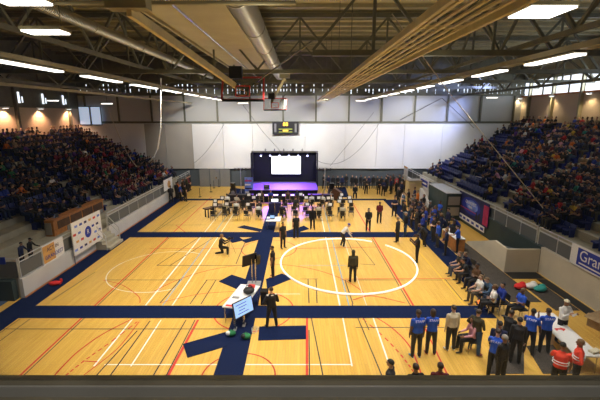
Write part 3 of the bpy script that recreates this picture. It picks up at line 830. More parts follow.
# commentators' desk, left
dk = thing('commentary_desk', 'long orange oak commentary desk in the left stand front', 'desk', (-15.15, 22.4, 1.35))
MB().bb((-.08, 0, 0), (.08, 5.9, .95)).build('front_panel', M['desk'], dk)
MB().bb((-.46, -.1, .95), (.15, 6.0, 1.02)).build('desk_top', M['desk'], dk)
for k in range(4): MB().bb((.08,   .3 + k * 1.4, .35), (.1, 1.55 + k * 1.4, .85)).build('inset_panel', M['desk_dark'], dk)
MB().bb((-.46, -.1, 0), (.08, 0, .95)).build('end_panel', M['desk'], dk)
MB().bb((-.42, -.14, .1), (-.05, -.1, .85)).build('notice', M['cream_panel'], dk)
MB().bb((-.04, 1.2, .0), (.11, 5.8, .32)).build('kick_panel', M['grey'], dk)
for i, (y, lab) in enumerate(((23.0, 'laptop with lit screen at the near end of commentary desk'), (25.6, 'laptop with lit screen at the far half of commentary desk'))):
    lp = thing('laptop', lab, 'laptop', (-15.38, y, 2.37))
    MB().bb((-.13, -.18, 0), (.13, .18, .02)).build('base', M['grey'], lp)
    ld = MB().bb((.12, -.18, .02), (.14, .18, .26)).build('lid', M['black'], lp)
    MB().bb((.105, -.165, .04), (.12, .165, .245)).build('display', M['blue_screen'], ld)
# ------------------------------------------------------------------ people
def icopts(n=10, m=7):
    P = []
    for i in range(m + 1):
        ph = math.pi * i / m
        for j in range(n): P.append((math.sin(ph) * math.cos(2 * math.pi * j / n), math.sin(ph) * math.sin(2 * math.pi * j / n), math.cos(ph)))
    return [V(p) for p in P]
UNIT = icopts()
SKIN, SHIRT, TROU, SHOE, HAIR, SLEEVE, EYE, LIPS = range(8)

class Rig:
    def __init__(s): s.h = []          # (E1, E2, region); E = (centre, 3x3 with radii)
    def ell(s, c, r, rot=None):
        r = (r, r, r) if not isinstance(r, (tuple, list)) else r
        m = Matrix.Diagonal(V(r))
        return (V(c), (rot or Matrix.Identity(3)) @ m, sum(r) / 3)
    def hull(s, e1, e2, reg): s.h.append((e1, e2, reg))
    def cap(s, p, q, r1, r2, reg): s.hull(s.ell(p, r1), s.ell(q, r2), reg)

def rotx(a): return Matrix.Rotation(-a, 3, 'X')       # lean forward (towards +y)

def hand(r, wrist, d, side, palmn, fine, curl=.5, reg=SKIN):
    d = V(d).normalized(); side = V(side); side = (side - d * side.dot(d)).normalized()
    n = V(palmn); n = (n - d * n.dot(d) - side * n.dot(side))
    n = n.normalized() if n.length > .01 else d.cross(side)
    rot = Matrix((side, d, n)).transposed()
    fr = .0095 if fine else .013
    k = wrist + d * .085
    r.hull(r.ell(wrist + d * .01, (.026, .02, .019), rot), r.ell(k, (.040, .016, .015), rot), reg)
    for i, L in enumerate((.062, .078, .084, .074)):
        b = k + side * (-.031 + i * .0215)
        a1 = curl * .55; a2 = curl * 1.35
        d1 = d * math.cos(a1) + n * math.sin(a1); d2 = d * math.cos(a2) + n * math.sin(a2)
        m = b + d1 * L * .5; e = m + d2 * L * .5
        r.cap(b, m, fr, fr * .95, reg); r.cap(m, e, fr * .95, fr * .8, reg)
    b = wrist + d * .03 + side * .026
    m = b + (side * .75 + d * .7 + n * .3).normalized() * .045
    e = m + (side * .25 + d * .9 + n * .45).normalized() * .034
    r.cap(b, m, fr * 1.25, fr * 1.1, reg); r.cap(m, e, fr * 1.1, fr * .85, reg)

def make_rig(hip=.93, lean=0.0, armL=None, armR=None, legL=None, legR=None, head=0.0, turn=0.0, fine=True, fem=False, sleeve=True, footL=None, footR=None, curl=.5, hood=False):
    r = Rig()
    B = rotx(lean)
    up = B @ V((0, 0, 1)); fw = B @ V((0, 1, 0)); X = V((1, 0, 0))
    H = V((0, 0, hip))
    sw = .165 if fem else .185
    waist = H + up * .17; chest = H + up * .34; neck = H + up * .50
    r.hull(r.ell(H, (.175, .128, .10), B), r.ell(H + up * .08, (.170, .122, .07), B), TROU)
    r.hull(r.ell(H + up * .07, (.182, .136, .06), B), r.ell(waist, (.170, .125, .07), B), SHIRT)
    r.hull(r.ell(waist, (.170, .125, .07), B), r.ell(chest, (.190, .134, .10), B), SHIRT)
    r.hull(r.ell(chest, (.190, .132, .08), B), r.ell(neck - up * .085, (.165, .090, .045), B), SHIRT)
    r.hull(r.ell(neck - up * .085, (.165, .080, .04), B), r.ell(neck + up * .0, (.062, .060, .03), B), SHIRT)
    r.hull(r.ell(H + up * .10, (.176, .130, .05), B), r.ell(H + up * .01, (.186, .140, .045), B), SHIRT)
    r.cap(neck - up * .03, neck + up * .08, .058, .055, SKIN)
    hb = rotx(lean * .35 + head) @ Matrix.Rotation(turn, 3, 'Z')
    hu = hb @ V((0, 0, 1)); hf = hb @ V((0, 1, 0)); hx = hb @ V((1, 0, 0))
    hc = neck + up * .062 + hu * .088 + hf * .022
    def hp(x, y, z): return hc + hb @ V((x, y, z))
    r.hull(r.ell(hp(0, -.008, .022), (.081, .097, .088), hb), r.ell(hp(0, .018, -.038), (.066, .072, .052), hb), SKIN)
    r.hull(r.ell(hp(0, .030, -.055), (.056, .058, .038), hb), r.ell(hp(0, .058, -.078), (.032, .028, .024), hb), SKIN)
    r.hull(r.ell(hp(0, .092, .015), (.010, .010, .012), hb), r.ell(hp(0, .106, -.022), (.016, .016, .012), hb), SKIN)
    for sx in (-1, 1):
        r.hull(r.ell(hp(sx * .078, -.005, .012), (.010, .018, .020), hb), r.ell(hp(sx * .075, .0, -.02), (.009, .013, .012), hb), SKIN)
        r.hull(r.ell(hp(sx * .031, .080, .016), (.010, .009, .006), hb), r.ell(hp(sx * .034, .081, .016), (.010, .009, .006), hb), EYE)
    r.hull(r.ell(hp(-.018, .084, -.055), (.008, .008, .0055), hb), r.ell(hp(.018, .084, -.055), (.008, .008, .0055), hb), LIPS)
    if hood:
        r.hull(r.ell(hp(0, -.02, .03), (.100, .115, .105), hb), r.ell(hp(0, -.03, -.06), (.088, .09, .06), hb), SHIRT)
        r.cap(neck - up * .02, neck + up * .06 - fw * .03, .09, .085, SHIRT)
    r.headm = hb.to_4x4(); r.headm.translation = hc
    # arms
    for sx, arm in ((-1, armL), (1, armR)):
        ud, fd = arm
        sh = neck - up * .085 + X * sx * sw
        ud = V((ud[0] * sx, ud[1], ud[2])).normalized(); fd = V((fd[0] * sx, fd[1], fd[2])).normalized()
        el = sh + ud * .285; wr = el + fd * .25
        r.cap(sh - X * sx * .03, sh, .060, .058, SHIRT)
        mid = sh.lerp(el, .6)
        r.cap(sh, mid, .058, .058, SHIRT)
        r.cap(mid, el, .056, .047, SLEEVE)
        r.cap(el, wr, .046, .034, SLEEVE)
        inward = V((-sx, 0, 0))
        side = V((0, 1, 0)) if abs(fd.y) < .8 else V((0, 0, 1))
        hand(r, wr, fd, side, inward, fine, curl)
    # legs
    for sx, leg, ft in ((-1, legL, footL), (1, legR, footR)):
        td, sd = leg
        td = V((td[0] * sx, td[1], td[2])).normalized(); sd = V((sd[0] * sx, sd[1], sd[2])).normalized()
        h0 = H + X * sx * .088 - V((0, 0, .03)); kn = h0 + td * .415; an = kn + sd * .405
        r.cap(h0, h0.lerp(kn, .5), .104, .092, TROU); r.cap(h0.lerp(kn, .5), kn, .092, .074, TROU)
        r.cap(kn, kn.lerp(an, .4), .072, .070, TROU); r.cap(kn.lerp(an, .4), an, .070, .058, TROU)
        f = V(ft) if ft else V((sx * .18, 1, 0)); f.normalize()
        dn = sd if abs(sd.z) > .5 else V((0, 0, -1))
        if ft is None: dn = V((0, 0, -1))
        heel = an + dn * .045 - f * .03; toe = an + dn * .058 + f * .15
        if ft is None and abs(sd.z) < .5: pass
        r.hull(r.ell(heel, (.036, .04, .034)), r.ell(toe, (.040, .045, .024)), SHOE)
        r.cap(an, heel, .040, .036, SHOE)
    return r

def seg_dist(P, a, b, ra, rb):
    ab = b - a; L2 = max(1e-9, float(ab @ ab))
    t = np.clip(((P - a) @ ab) / L2, 0, 1)
    return np.linalg.norm(P - (a + t[:, None] * ab), axis=1) - (ra + (rb - ra) * t)

def rig_mesh(name, r, voxel, smooth=2):
    bm = bmesh.new()
    for e1, e2, reg in r.h:
        vs = [bm.verts.new(e[0] + e[1] @ u) for e in (e1, e2) for u in UNIT]
        res = bmesh.ops.convex_hull(bm, input=vs)
        junk = set(x for x in res['geom_interior'] + res['geom_unused'] if isinstance(x, bmesh.types.BMVert))
        bmesh.ops.delete(bm, geom=[v for v in junk if v.is_valid and not v.link_faces], context='VERTS')
    bmesh.ops.recalc_face_normals(bm, faces=bm.faces)
    me = bpy.data.meshes.new('tmp'); bm.to_mesh(me); bm.free()
    o = bpy.data.objects.new('tmp', me); C.objects.link(o)
    md = o.modifiers.new('r', 'REMESH'); md.mode = 'VOXEL'; md.voxel_size = voxel
    if smooth:
        ms = o.modifiers.new('s', 'SMOOTH'); ms.factor = .5; ms.iterations = smooth
    dg = bpy.context.evaluated_depsgraph_get()
    out = bpy.data.meshes.new_from_object(o.evaluated_get(dg))
    bpy.data.objects.remove(o)
    out.name = name
    n = len(out.polygons)
    ce = np.empty(n * 3, np.float32); out.polygons.foreach_get('center', ce); ce = ce.reshape(-1, 3)
    best = np.full(n, 9.0); reg_ = np.zeros(n, np.int32)
    for e1, e2, reg in r.h:
        # true ellipsoid interpolation
        a, b = np.array(e1[0]), np.array(e2[0])
        i1 = np.array(e1[1].inverted()); i2 = np.array(e2[1].inverted())
        ab = b - a; L2 = float(ab @ ab)
        t = np.clip(((ce - a) @ ab) / L2, 0, 1) if L2 > 1e-9 else np.zeros(n)
        d = ce - (a + t[:, None] * ab)
        q1 = np.linalg.norm(d @ i1.T, axis=1); q2 = np.linalg.norm(d @ i2.T, axis=1)
        q = q1 + (q2 - q1) * t
        rad = e1[2] + (e2[2] - e1[2]) * t
        dist = (q - 1) * rad
        if reg in (EYE, LIPS): dist = np.where(q < 1.25, dist - .012, 9)
        m = dist < best
        best[m] = dist[m]; reg_[m] = reg
    out.polygons.foreach_set('use_smooth', [True] * n)
    out.materials.clear()
    for k in range(8): out.materials.append(M['shirt'])
    out.polygons.foreach_set('material_index', reg_)
    return out

def set_mats(me, sleeve='shirt', trou='trousers_any', shoe='shoes_dark', skin='skin_any', hair='hair_any', top='shirt'):
    for i, k in enumerate((skin, top, trou, shoe, hair, sleeve, 'eye', 'lips')): me.materials[i] = M[k]
    return me

DN = (.10, .0, -1); DNF = (.08, .14, -1)
STL = ((.06, 0.01, -1), (.02, -.03, -1))
POSES = {
    'stand':   dict(armL=(DN, DNF), armR=(DN, DNF), legL=STL, legR=STL),
    'wide':    dict(armL=((.22, 0, -1), (.05, .25, -1)), armR=((.22, 0, -1), (.05, .3, -1)), legL=((.16, .02, -1), (.12, -.03, -1)), legR=((.14, -.02, -1), (.1, -.06, -1)), hip=.918),
    'hips':    dict(armL=((.55, -.15, -.85), (-.75, .35, -.45)), armR=((.3, .0, -1), (-.5, .8, -.1)), legL=((.15, .05, -1), (.13, -.04, -1)), legR=((.12, -.02, -1), (.1, -.06, -1)), hip=.918),
    'folded':  dict(armL=((.15, .25, -1), (-.9, .45, .12)), armR=((.15, .25, -1), (-.9, .5, .05)), legL=STL, legR=((.09, .03, -1), (.04, -.05, -1)), lean=.03),
    'clasp':   dict(armL=((.12, .1, -1), (-.5, .6, -.55)), armR=((.12, .1, -1), (-.5, .6, -.55)), legL=STL, legR=STL),
    'phone':   dict(armL=((.1, .55, -.8), (-.25, .75, .65)), armR=((.1, .55, -.8), (-.3, .7, .75)), legL=STL, legR=((.1, .06, -1), (.04, -.1, -1)), head=.12),
    'walk':    dict(armL=((.1, .35, -1), (.0, .5, -.8)), armR=((.1, -.35, -1), (0, .05, -1)), legL=((.03, -.22, -1), (.0, -.38, -1)), legR=((.03, .28, -1), (0, -.08, -1)), hip=.90, lean=.06),
    'bend':    dict(armL=((.1, .5, -.9), (0, .7, -.5)), armR=((.1, .3, -1), (0, .55, -.7)), legL=((.08, .25, -1), (.02, -.3, -1)), legR=((.08, .3, -1), (.02, -.15, -1)), hip=.87, lean=.75, head=.1),
    'reach':   dict(armL=((.15, .6, -.75), (-.1, .95, -.2)), armR=((.25, .1, -1), (.05, .4, -.9)), legL=STL, legR=((.09, .06, -1), (.04, -.08, -1)), lean=.12, head=.15),
    'kneel':   dict(hip=.50, lean=.12, armL=((.15, .6, -.6), (-.3, .9, .35)), armR=((.15, .6, -.6), (-.35, .9, .35)), legL=((.08, .25, -1), (.0, -1, -.12)), legR=((.15, 1, -.12), (.0, -.05, -1)), footL=(0, -.5, -.8), head=.05),
    'sit':     dict(hip=.56, lean=.02, armL=((.12, .35, -1), (-.2, .95, -.25)), armR=((.12, .35, -1), (-.2, .95, -.25)), legL=((.10, 1, -.10), (.02, .02, -1)), legR=((.10, 1, -.10), (.02, .05, -1))),
    'sit_fwd': dict(hip=.56, lean=.42, armL=((.15, .45, -.9), (-.35, .9, -.2)), armR=((.15, .45, -.9), (-.35, .9, -.2)), legL=((.18, 1, -.10), (.05, -.08, -1)), legR=((.18, 1, -.10), (.05, .02, -1)), head=.1),
    'sit_fold': dict(hip=.56, lean=-.05, armL=((.15, .25, -1), (-.9, .5, .1)), armR=((.15, .25, -1), (-.9, .5, .05)), legL=((.06, 1, -.10), (.0, .1, -1)), legR=((.12, 1, -.10), (.04, .12, -1))),
    'sit_clap': dict(hip=.56, lean=.1, armL=((.15, .45, -.9), (-.45, .6, .65)), armR=((.15, .45, -.9), (-.45, .6, .65)), legL=((.12, 1, -.10), (.02, .02, -1)), legR=((.12, 1, -.10), (.02, -.05, -1)), turn=.3),
    'sit_look': dict(hip=.56, lean=.2, armL=((.2, .3, -.9), (-.1, .95, .2)), armR=((.12, .35, -1), (-.3, .95, -.2)), legL=((.08, 1, -.10), (.02, .1, -1)), legR=((.16, 1, -.10), (.06, -.1, -1)), turn=-.5),
}
BASE = {}
def base_mesh(pose, voxel, **kw):
    key = (pose, voxel, tuple(sorted(kw.items())))
    if key not in BASE:
        d = dict(POSES[pose]); d.update(kw)
        r = make_rig(fine=voxel < .015, **d)
        me = rig_mesh('person_' + pose, r, voxel, 2 if voxel < .015 else 1)
        BASE[key] = (me, r.headm)
    return BASE[key]
VAR = {}
def var_mesh(pose, voxel, mats, **kw):
    key = (pose, voxel, mats, tuple(sorted(kw.items())))
    if key not in VAR:
        me, hm = base_mesh(pose, voxel, **kw)
        me = me.copy(); set_mats(me, *mats); VAR[key] = (me, hm)
    return VAR[key]

def hair_mesh(kind):
    b = MB()
    nu, nv = 20, 12
    vs = []; fs = []
    sc = {'short': 1.07, 'long': 1.12, 'cap': 1.13, 'beanie': 1.14}[kind]
    for i in range(nv + 1):
        ph = math.pi * i / nv
        for j in range(nu):
            t = 2 * math.pi * j / nu
            x, y, z = math.sin(ph) * math.cos(t), math.sin(ph) * math.sin(t), math.cos(ph)
            front = y > (.30 if kind != 'beanie' else .9)
            low = -.05 if kind != 'long' else -2
            k = sc
            if kind in ('cap', 'beanie'):
                if z < .12: k = .7
            else:
                if (front and z < .48) or z < (-.35 if kind == 'short' else -2) or (abs(x) > .8 and kind == 'short' and z < .0): k = .72
            p = V((.081 * x * k, -.010 + .099 * y * k, .024 + .094 * z * k))
            if kind == 'long' and z < -.1 and not front: p.z -= .10 * min(1, -z * 1.4); p.y -= .01
            vs.append(p)
    for i in range(nv):
        for j in range(nu): fs.append((i * nu + j, (i + 1) * nu + j, (i + 1) * nu + (j + 1) % nu, i * nu + (j + 1) % nu))
    b.add(vs, fs)
    if kind == 'cap': b.box((0, .125, .055), (.12, .10, .014))
    me = b.mesh('hair', M['hair_any'])
    me.polygons.foreach_set('use_smooth', [True] * len(me.polygons))
    return me
HAIR_ME = {}
def hair_for(kind, m):
    if (kind, m) not in HAIR_ME:
        me = hair_mesh(kind); me.materials.clear(); me.materials.append(M[m]); HAIR_ME[(kind, m)] = me
    return HAIR_ME[(kind, m)]

for nm, c in dict(hair_black=(.008, .007, .006), hair_brown=(.035, .018, .01), hair_grey=(.22, .21, .20), hair_fair=(.22, .13, .06)).items():
    M[nm] = mat(nm, c, .55)
COL = dict(black=(.008, .008, .01), charcoal=(.025, .025, .028), navy=(.008, .014, .06), blue=(.015, .085, .58), royal=(.010, .035, .30), white=(.72, .72, .72),
           grey=(.16, .16, .16), cream=(.58, .53, .40), olive=(.055, .048, .022), maroon=(.13, .01, .02), red=(.42, .015, .02), orange=(.65, .17, .02), green=(.02, .15, .06),
           teal=(.02, .20, .17), pink=(.60, .30, .38), purple=(.10, .03, .20), brown=(.09, .045, .02), tan=(.28, .20, .12), steelblue=(.06, .12, .22), yellow=(.55, .38, .04), wine=(.22, .01, .03), dusk=(.04, .015, .03))
NP = [0]
def person(pose, loc, rz, shirt, label, sleeve='skin_any', trou='trousers_black', shoe='shoes_dark', skin='skin_any', hair=('short', 'hair_any'), scale=1.06, group=None, voxel=.0105, **kw):
    me, hm = var_mesh(pose, voxel, (sleeve, trou, shoe, skin, 'hair_any'), **kw)
    o = link('person', me, None, loc, rz)
    o.scale = (scale,) * 3
    tag(o, label, 'person', group)
    o.color = (*COL[shirt], 1)
    if hair:
        h = link('cap' if hair[0] in ('cap', 'beanie') else 'hair', hair_for(*hair), o); h.matrix_local = hm
    NP[0] += 1
    return o
def pp(pose, px, py, rz, shirt, label, **kw): return person(pose, g(px, py), R(rz), shirt, label, **kw)
def pz(pose, px, py, z, rz, shirt, label, **kw): return person(pose, g(px, py, z), R(rz), shirt, label, **kw)

# on the court
a = pp('stand', 415.5, 357, 6, 'blue', 'person in blue lettered tee and charcoal trousers, left of the blue pair, blue shoes', scale=1.12, shoe='shoes_blue', trou='trousers_grey', hair=('short', 'hair_brown'))
def back_text(o, s='STAFF', z=1.36, size=.115):
    text(s, size, M['white_cloth'], o, basis((1, 0, 0), (0, 0, 1), (0, -.142, z)), 'back_lettering', .003)
back_text(a)
a = pp('folded', 430, 354, -4, 'blue', 'person in blue lettered tee with arms folded, right of the blue pair, dark red shoes', shoe='shoes_red', trou='trousers_grey', hair=('long', 'hair_brown'), fem=True, scale=1.07)
back_text(a)
pp('stand', 450, 350, 8, 'cream', 'person in cream top and charcoal trousers with white shoes, right of the blue pair', scale=1.09, shoe='shoes_white', trou='trousers_grey', sleeve='shirt', hair=('short', 'hair_brown'))
pp('hips', 474, 353, -60, 'olive', 'person in dark olive jacket and jeans beside the cream topped one', trou='trousers_jeans', sleeve='shirt', shoe='shoes_red', hair=('short', 'hair_brown'))
a = pp('reach', 492, 378, -35, 'blue', 'person in blue tee standing nearest the sill at right, white trouser stripe', trou='trousers_black', hair=('short', 'hair_brown'))
back_text(a, 'STAFF', 1.34)
MB().bar((-.155, 0, .82), (-.15, .0, .25), .02, .02).build('trouser_stripe', M['white_cloth'], a)
# heads just above the sill
for px, py, hr, rz, lab, sh in ((391, 358, 'hair_black', 60, 'person in dark grey top with glasses, leftmost of three heads above the sill', 'charcoal'), (416, 362.5, 'hair_brown', 10, 'dark haired person, middle of three heads above the sill', 'black'),
                                (440.5, 361.5, 'hair_brown', -8, 'person in maroon top, rightmost of three heads above the sill', 'maroon')):
    p = g(px, py + 7, 1.62); p.z = 0
    o = person('stand', p, R(rz), sh, lab, sleeve='shirt', hair=('short', hr))
    if px == 391:
        gl = MB()
        hm = base_mesh('stand', .0105)[1]
        for sx in (-1, 1): gl.tube([V((sx * .033 + .022 * math.cos(k), .098, .016 + .018 * math.sin(k))) for k in [j * math.pi / 6 for j in range(13)]], .003, 5)
        gl.bar((-.075, .09, .02), (-.078, -.01, .02), .004); gl.bar((.075, .09, .02), (.078, -.01, .02), .004)
        h = gl.build('glasses', M['black'], o); h.matrix_local = hm
# operator by the white table
a = pp('hips', 272, 326.5, 20, 'black', 'person in black uniform with white badges, hand on hip beside the white screen table', sleeve='shirt', hair=('short', 'hair_brown'), trou='trousers_black')
for u0, u1 in (((-.2, -.07, 1.37), (-.13, -.03, 1.42)), ((.13, -.07, 1.37), (.2, -.03, 1.42)), ((-.05, -.135, 1.38), (.05, -.125, 1.42))): MB().bb(u0, u1).build('badge', M['white_cloth'], a)
pp('stand', 352.5, 282, 3, 'olive', 'person in long olive hooded top and black trousers alone inside the white ring', sleeve='shirt', hood=True, hair=None)
a = pp('bend', 342, 246, -75, 'white', 'crouching person in white top and royal blue hat at the ring top', sleeve='shirt', hair=('beanie', 'cap_blue'), scale=1.05, trou='trousers_black', shoe='shoes_white')
pp('phone', 416.5, 262.5, 75, 'black', 'person in black tee with raised hands at the right edge of the ring', hair=('short', 'hair_brown'))
pp('stand', 397, 242, 50, 'charcoal', 'tall dark clothed person behind the right edge of the ring', sleeve='shirt')
pp('clasp', 368, 231, 178, 'black', 'person in black jacket facing the camera, left of the maroon topped one', sleeve='shirt', hair=('long', 'hair_black'))
pp('clasp', 379, 223, 178, 'maroon', 'person in maroon shirt and dark trousers standing behind the ring', sleeve='shirt')
pp('folded', 394, 216.5, 160, 'navy', 'person in navy top with folded arms by the right mat strip', sleeve='skin_any')
pp('stand', 312.5, 229, 175, 'black', 'person in black suit standing right of the aisle near the chairs', sleeve='shirt', hair=('long', 'hair_brown'))
pp('stand', 273, 277, 85, 'black', 'person in black tee beside the aisle, nearest the black monitor', hair=('short', 'hair_brown'), shoe='shoes_red')
pp('stand', 283, 248, -140, 'black', 'person in black tee and trousers on the aisle right of the white table', hair=('short', 'hair_brown'))
pp('stand', 296, 238, 20, 'black', 'person in black top standing further right of the white table', hair=('short', 'hair_brown'))
a = pp('kneel', 221, 254, -80, 'black', 'kneeling photographer in black aiming a camera on a tripod', sleeve='shirt', hair=('short', 'hair_fair'))
tp = thing('camera_tripod', 'camera on a thin tripod in front of the kneeling photographer', 'tripod', g(230, 254.5))
for k in range(3):
    an = 2 * math.pi * k / 3 + .5
    MB().tube([(.38 * math.cos(an), .38 * math.sin(an), .0), (.03 * math.cos(an), .03 * math.sin(an), .95)], .015, 6).build('leg', M['chrome'], tp)
cmo = MB().box((0, 0, 1.08), (.16, .1, .12)).box((0, 0, 1.16), (.06, .08, .05)).build('camera_body', M['black'], tp)
MB().tube([(.0, 0, 1.08), (.26, .02, 1.08)], .045, 12).build('lens', M['black_gloss'], cmo)
MB().tube([(0, 0, .9), (0, 0, 1.04)], .025, 8).build('tripod_head', M['black'], tp)

# row of dark-suited people at the right of the stage
xs = [324, 328.5, 333, 337.5, 342, 346, 352, 356, 360.5, 364.5, 368.5, 373, 377, 381]
rs = random.Random(11)
for i, x in enumerate(xs):
    y = 189 + rs.uniform(-1.5, 1.2)
    pose = rs.choice(['stand', 'clasp', 'stand', 'folded'])
    pp(pose, x, y, 180 + rs.uniform(-25, 25), rs.choice(['black', 'charcoal', 'navy', 'black']), 'dark clothed person in the row right of the stage, %s from the left' % ordw(i), sleeve='shirt',
       group='dark clothed row right of the stage', hair=(rs.choice(['short', 'short', 'long']), 'hair_any'), voxel=.016, scale=rs.uniform(.96, 1.04))
for x, y, lab, col in ((366, 194, 'person in black suit with white shirt standing ahead of the suited row', 'charcoal'), (378.5, 194.5, 'person in dark clothes at the right front of the suited row', 'black'), (383, 196, 'person in black at the right corner ahead of the suited row', 'navy')):
    pp('folded', x, y, 190, col, lab, sleeve='shirt', voxel=.016)

# folding chair prototype (seat, backrest, four legs)
def make_chair(nm, label, cat, group, seatm, framem, loc, rz):
    t = thing(nm, label, cat, loc, rz, group)
    MB().box((0, 0, .45), (.42, .42, .04)).build('seat', seatm, t)
    MB().box((0, -.20, .74), (.42, .035, .30)).build('backrest', seatm, t)
    for sx in (-1, 1):
        MB().tube([(sx * .20, -.22, .88), (sx * .20, -.19, .45), (sx * .2, -.24, 0)], .022, 6).build('rear_leg', framem, t)
        MB().tube([(sx * .20, .18, .44), (sx * .2, .23, 0)], .022, 6).build('front_leg', framem, t)
    return t
ch0 = None
def chair(loc, rz, label, group='chairs in front of the stage'):
    global ch0
    if ch0 is None:
        ch0 = make_chair('folding_chair', label, 'chair', group, M['black'], M['chrome'], loc, rz); return ch0
    o = clone(ch0, loc, rz, label); o['group'] = group; return o
# people along the right edge of the court (standing)
edge = [(398, 205, 'black', 'stand', 120), (403, 211, 'steelblue', 'folded', 100), (408, 207, 'black', 'phone', 80), (412, 214, 'grey', 'stand', 100), (417, 209, 'orange', 'stand', 90), (414, 205, 'navy', 'clasp', 90), (423, 214, 'black', 'stand', 100),
        (404, 222, 'black', 'clasp', 95), (411, 227, 'charcoal', 'stand', 80), (418, 224, 'navy', 'folded', 110), (425, 230, 'royal', 'stand', 90), (431, 236, 'blue', 'stand', 70), (422, 238, 'royal', 'clasp', 85), (434, 228, 'royal', 'folded', 95),
        (437, 247, 'blue', 'stand', 90), (429, 222, 'charcoal', 'stand', 90), (439, 222, 'blue', 'clasp', 110), (457, 252, 'blue', 'reach', 60), (458, 238, 'royal', 'bend', 70), (447, 231, 'navy', 'stand', 100), (405, 236, 'black', 'stand', 60), (409, 218, 'black', 'stand', 80), (416, 231, 'charcoal', 'clasp', 95), (425, 246, 'charcoal', 'bend', 80), (445, 255, 'navy', 'clasp', 70), (452, 246, 'black', 'stand', 120), (433, 241, 'black', 'folded', 95), (421, 231, 'black', 'phone', 60), (440, 237, 'navy', 'stand', 80), (412, 221, 'dusk', 'stand', 100)]
for i, (x, y, c, po, rz) in enumerate(sorted(edge, key=lambda e: -e[1])):
    pp(po, x, y, rz, c, 'person in %s top standing along the right court edge, %s from the viewing window' % (c, ordw(i)), group='people standing along the right court edge',
       sleeve=rs.choice(['shirt', 'skin_any']), trou=rs.choice(['trousers_black', 'trousers_grey', 'trousers_jeans']), hair=(rs.choice(['short', 'short', 'long', 'cap']), 'hair_any'), voxel=.016)
fr_ = [(387, 189, 'black'), (390, 190.5, 'maroon'), (393, 189, 'charcoal'), (396, 191.5, 'red'), (399, 189.5, 'black'), (402, 192, 'charcoal'), (386, 192, 'black'), (391, 194, 'navy'), (396, 196, 'black'), (405, 194, 'brown'), (401, 198, 'navy')]
for i, (x, y, c) in enumerate(fr_):
    pp(rs.choice(['stand', 'folded', 'clasp']), x, y, 90 + rs.uniform(-60, 60), c, 'person in %s top under the far right white barrier, %s of that huddle' % (c, ordw(i)), sleeve='shirt', group='huddle under the far right barrier', hair=('short', 'hair_any'), voxel=.016)
# seated dark row along the right mat
for i in range(8):
    y = 25.9 + i * 1.15 + rs.uniform(-.15, .15); x = 10.75 + rs.uniform(-.1, .2); rz = R(90 + rs.uniform(-20, 20)); c = ['black', 'navy', 'charcoal', 'royal', 'black', 'dusk', 'navy', 'charcoal'][i]
    chair((x + .04, y, 0), rz, 'black folding chair in the row beyond the scorers table, %s from the table' % ordw(i), 'chairs along the right court edge')
    person(['sit', 'sit_fwd', 'sit_look'][i % 3], (x, y, 0), rz, c, 'person in %s top seated beyond the scorers table, %s from the table' % (c, ordw(i)), sleeve=['shirt', 'skin_any'][i % 2], voxel=.016, hip=.575, group='seated row beyond the scorers table', hair=('short', 'hair_any'))
# group at the far left
lg = [(157, 199, 'black', 'stand', -20), (160.5, 195, 'brown', 'folded', -60), (165, 198, 'orange', 'stand', -50), (168, 203, 'charcoal', 'clasp', 20), (173, 199, 'black', 'folded', -80), (163, 190, 'black', 'stand', -70), (170, 192, 'olive', 'clasp', -60), (181, 201, 'blue', 'stand', -60), (185.5, 201.5, 'black', 'stand', -30), (177, 194, 'charcoal', 'stand', -70), (156, 191, 'maroon', 'clasp', -80)]
for i, (x, y, c, po, rz) in enumerate(sorted(lg, key=lambda e: e[0])):
    q_ = g(x, y); q_.x = max(q_.x, XL + .62)
    person(po, q_, R(rz), c, 'person in %s top in the far left doorway group, %s from the left' % (c, ordw(i)), group='people gathered at the far left doorway', sleeve=rs.choice(['shirt', 'skin_any']),
       trou='trousers_black', hair=('short', 'hair_any'), voxel=.016)

# band / delegates area in front of the stage
rows = [(30.9, -7.3, 12), (32.2, -7.4, 13), (33.5, -7.2, 13), (34.9, -6.8, 12)]
stand0 = None
seatcount = 0
for ri, (y, x0, nn) in enumerate(rows):
    for k in range(nn):
        x = x0 + k * .98 + rs.uniform(-.12, .12)
        if -3.3 < x < -1.5: continue
        rz = R(rs.uniform(-25, 25))
        yy = y + rs.uniform(-.15, .15) - .03 * abs(x + 2)
        chair((x, yy, 0), rz, 'black folding chair, %s of row %s in front of the stage' % (ordw(k), ['one', 'two', 'three', 'four'][ri]))
        if rs.random() < .42:
            c = rs.choice(['white', 'black', 'white', 'charcoal', 'navy', 'cream'])
            person('sit', (x, yy + .04, 0), rz, c, 'seated person in %s top, %s chair of row %s before the stage' % (c, ordw(k), ['one', 'two', 'three', 'four'][ri]), sleeve='shirt', trou='trousers_black',
                   group='people seated in front of the stage', voxel=.02, hair=('short', 'hair_any'), hip=.575)
        elif rs.random() < .6:
            if True:
                lab = 'black music stand with white sheet by %s chair of row %s' % (ordw(k), ['one', 'two', 'three', 'four'][ri])
                if stand0 is None:
                    stand0 = thing('music_stand', lab, 'music stand', (x, yy + .75, 0), rz, 'music stands before the stage')
                    for q in range(3):
                        an = q * 2.1
                        MB().tube([(.24 * math.cos(an), .24 * math.sin(an), 0), (0, 0, .28)], .012, 6).build('leg', M['black'], stand0)
                    MB().tube([(0, 0, .25), (0, 0, 1.1)], .013, 6).build('pole', M['black'], stand0)
                    dk_ = MB().box((0, 0, 1.2), (.46, .03, .32), mtx=Matrix.Rotation(R(-20), 3, 'X')).build('desk', M['black'], stand0)
                    MB().box((0, -.03, 1.21), (.3, .012, .24), mtx=Matrix.Rotation(R(-20), 3, 'X')).build('sheet_music', M['white_cloth'], dk_)
                else: clone(stand0, (x, yy + .75, 0), rz, lab)
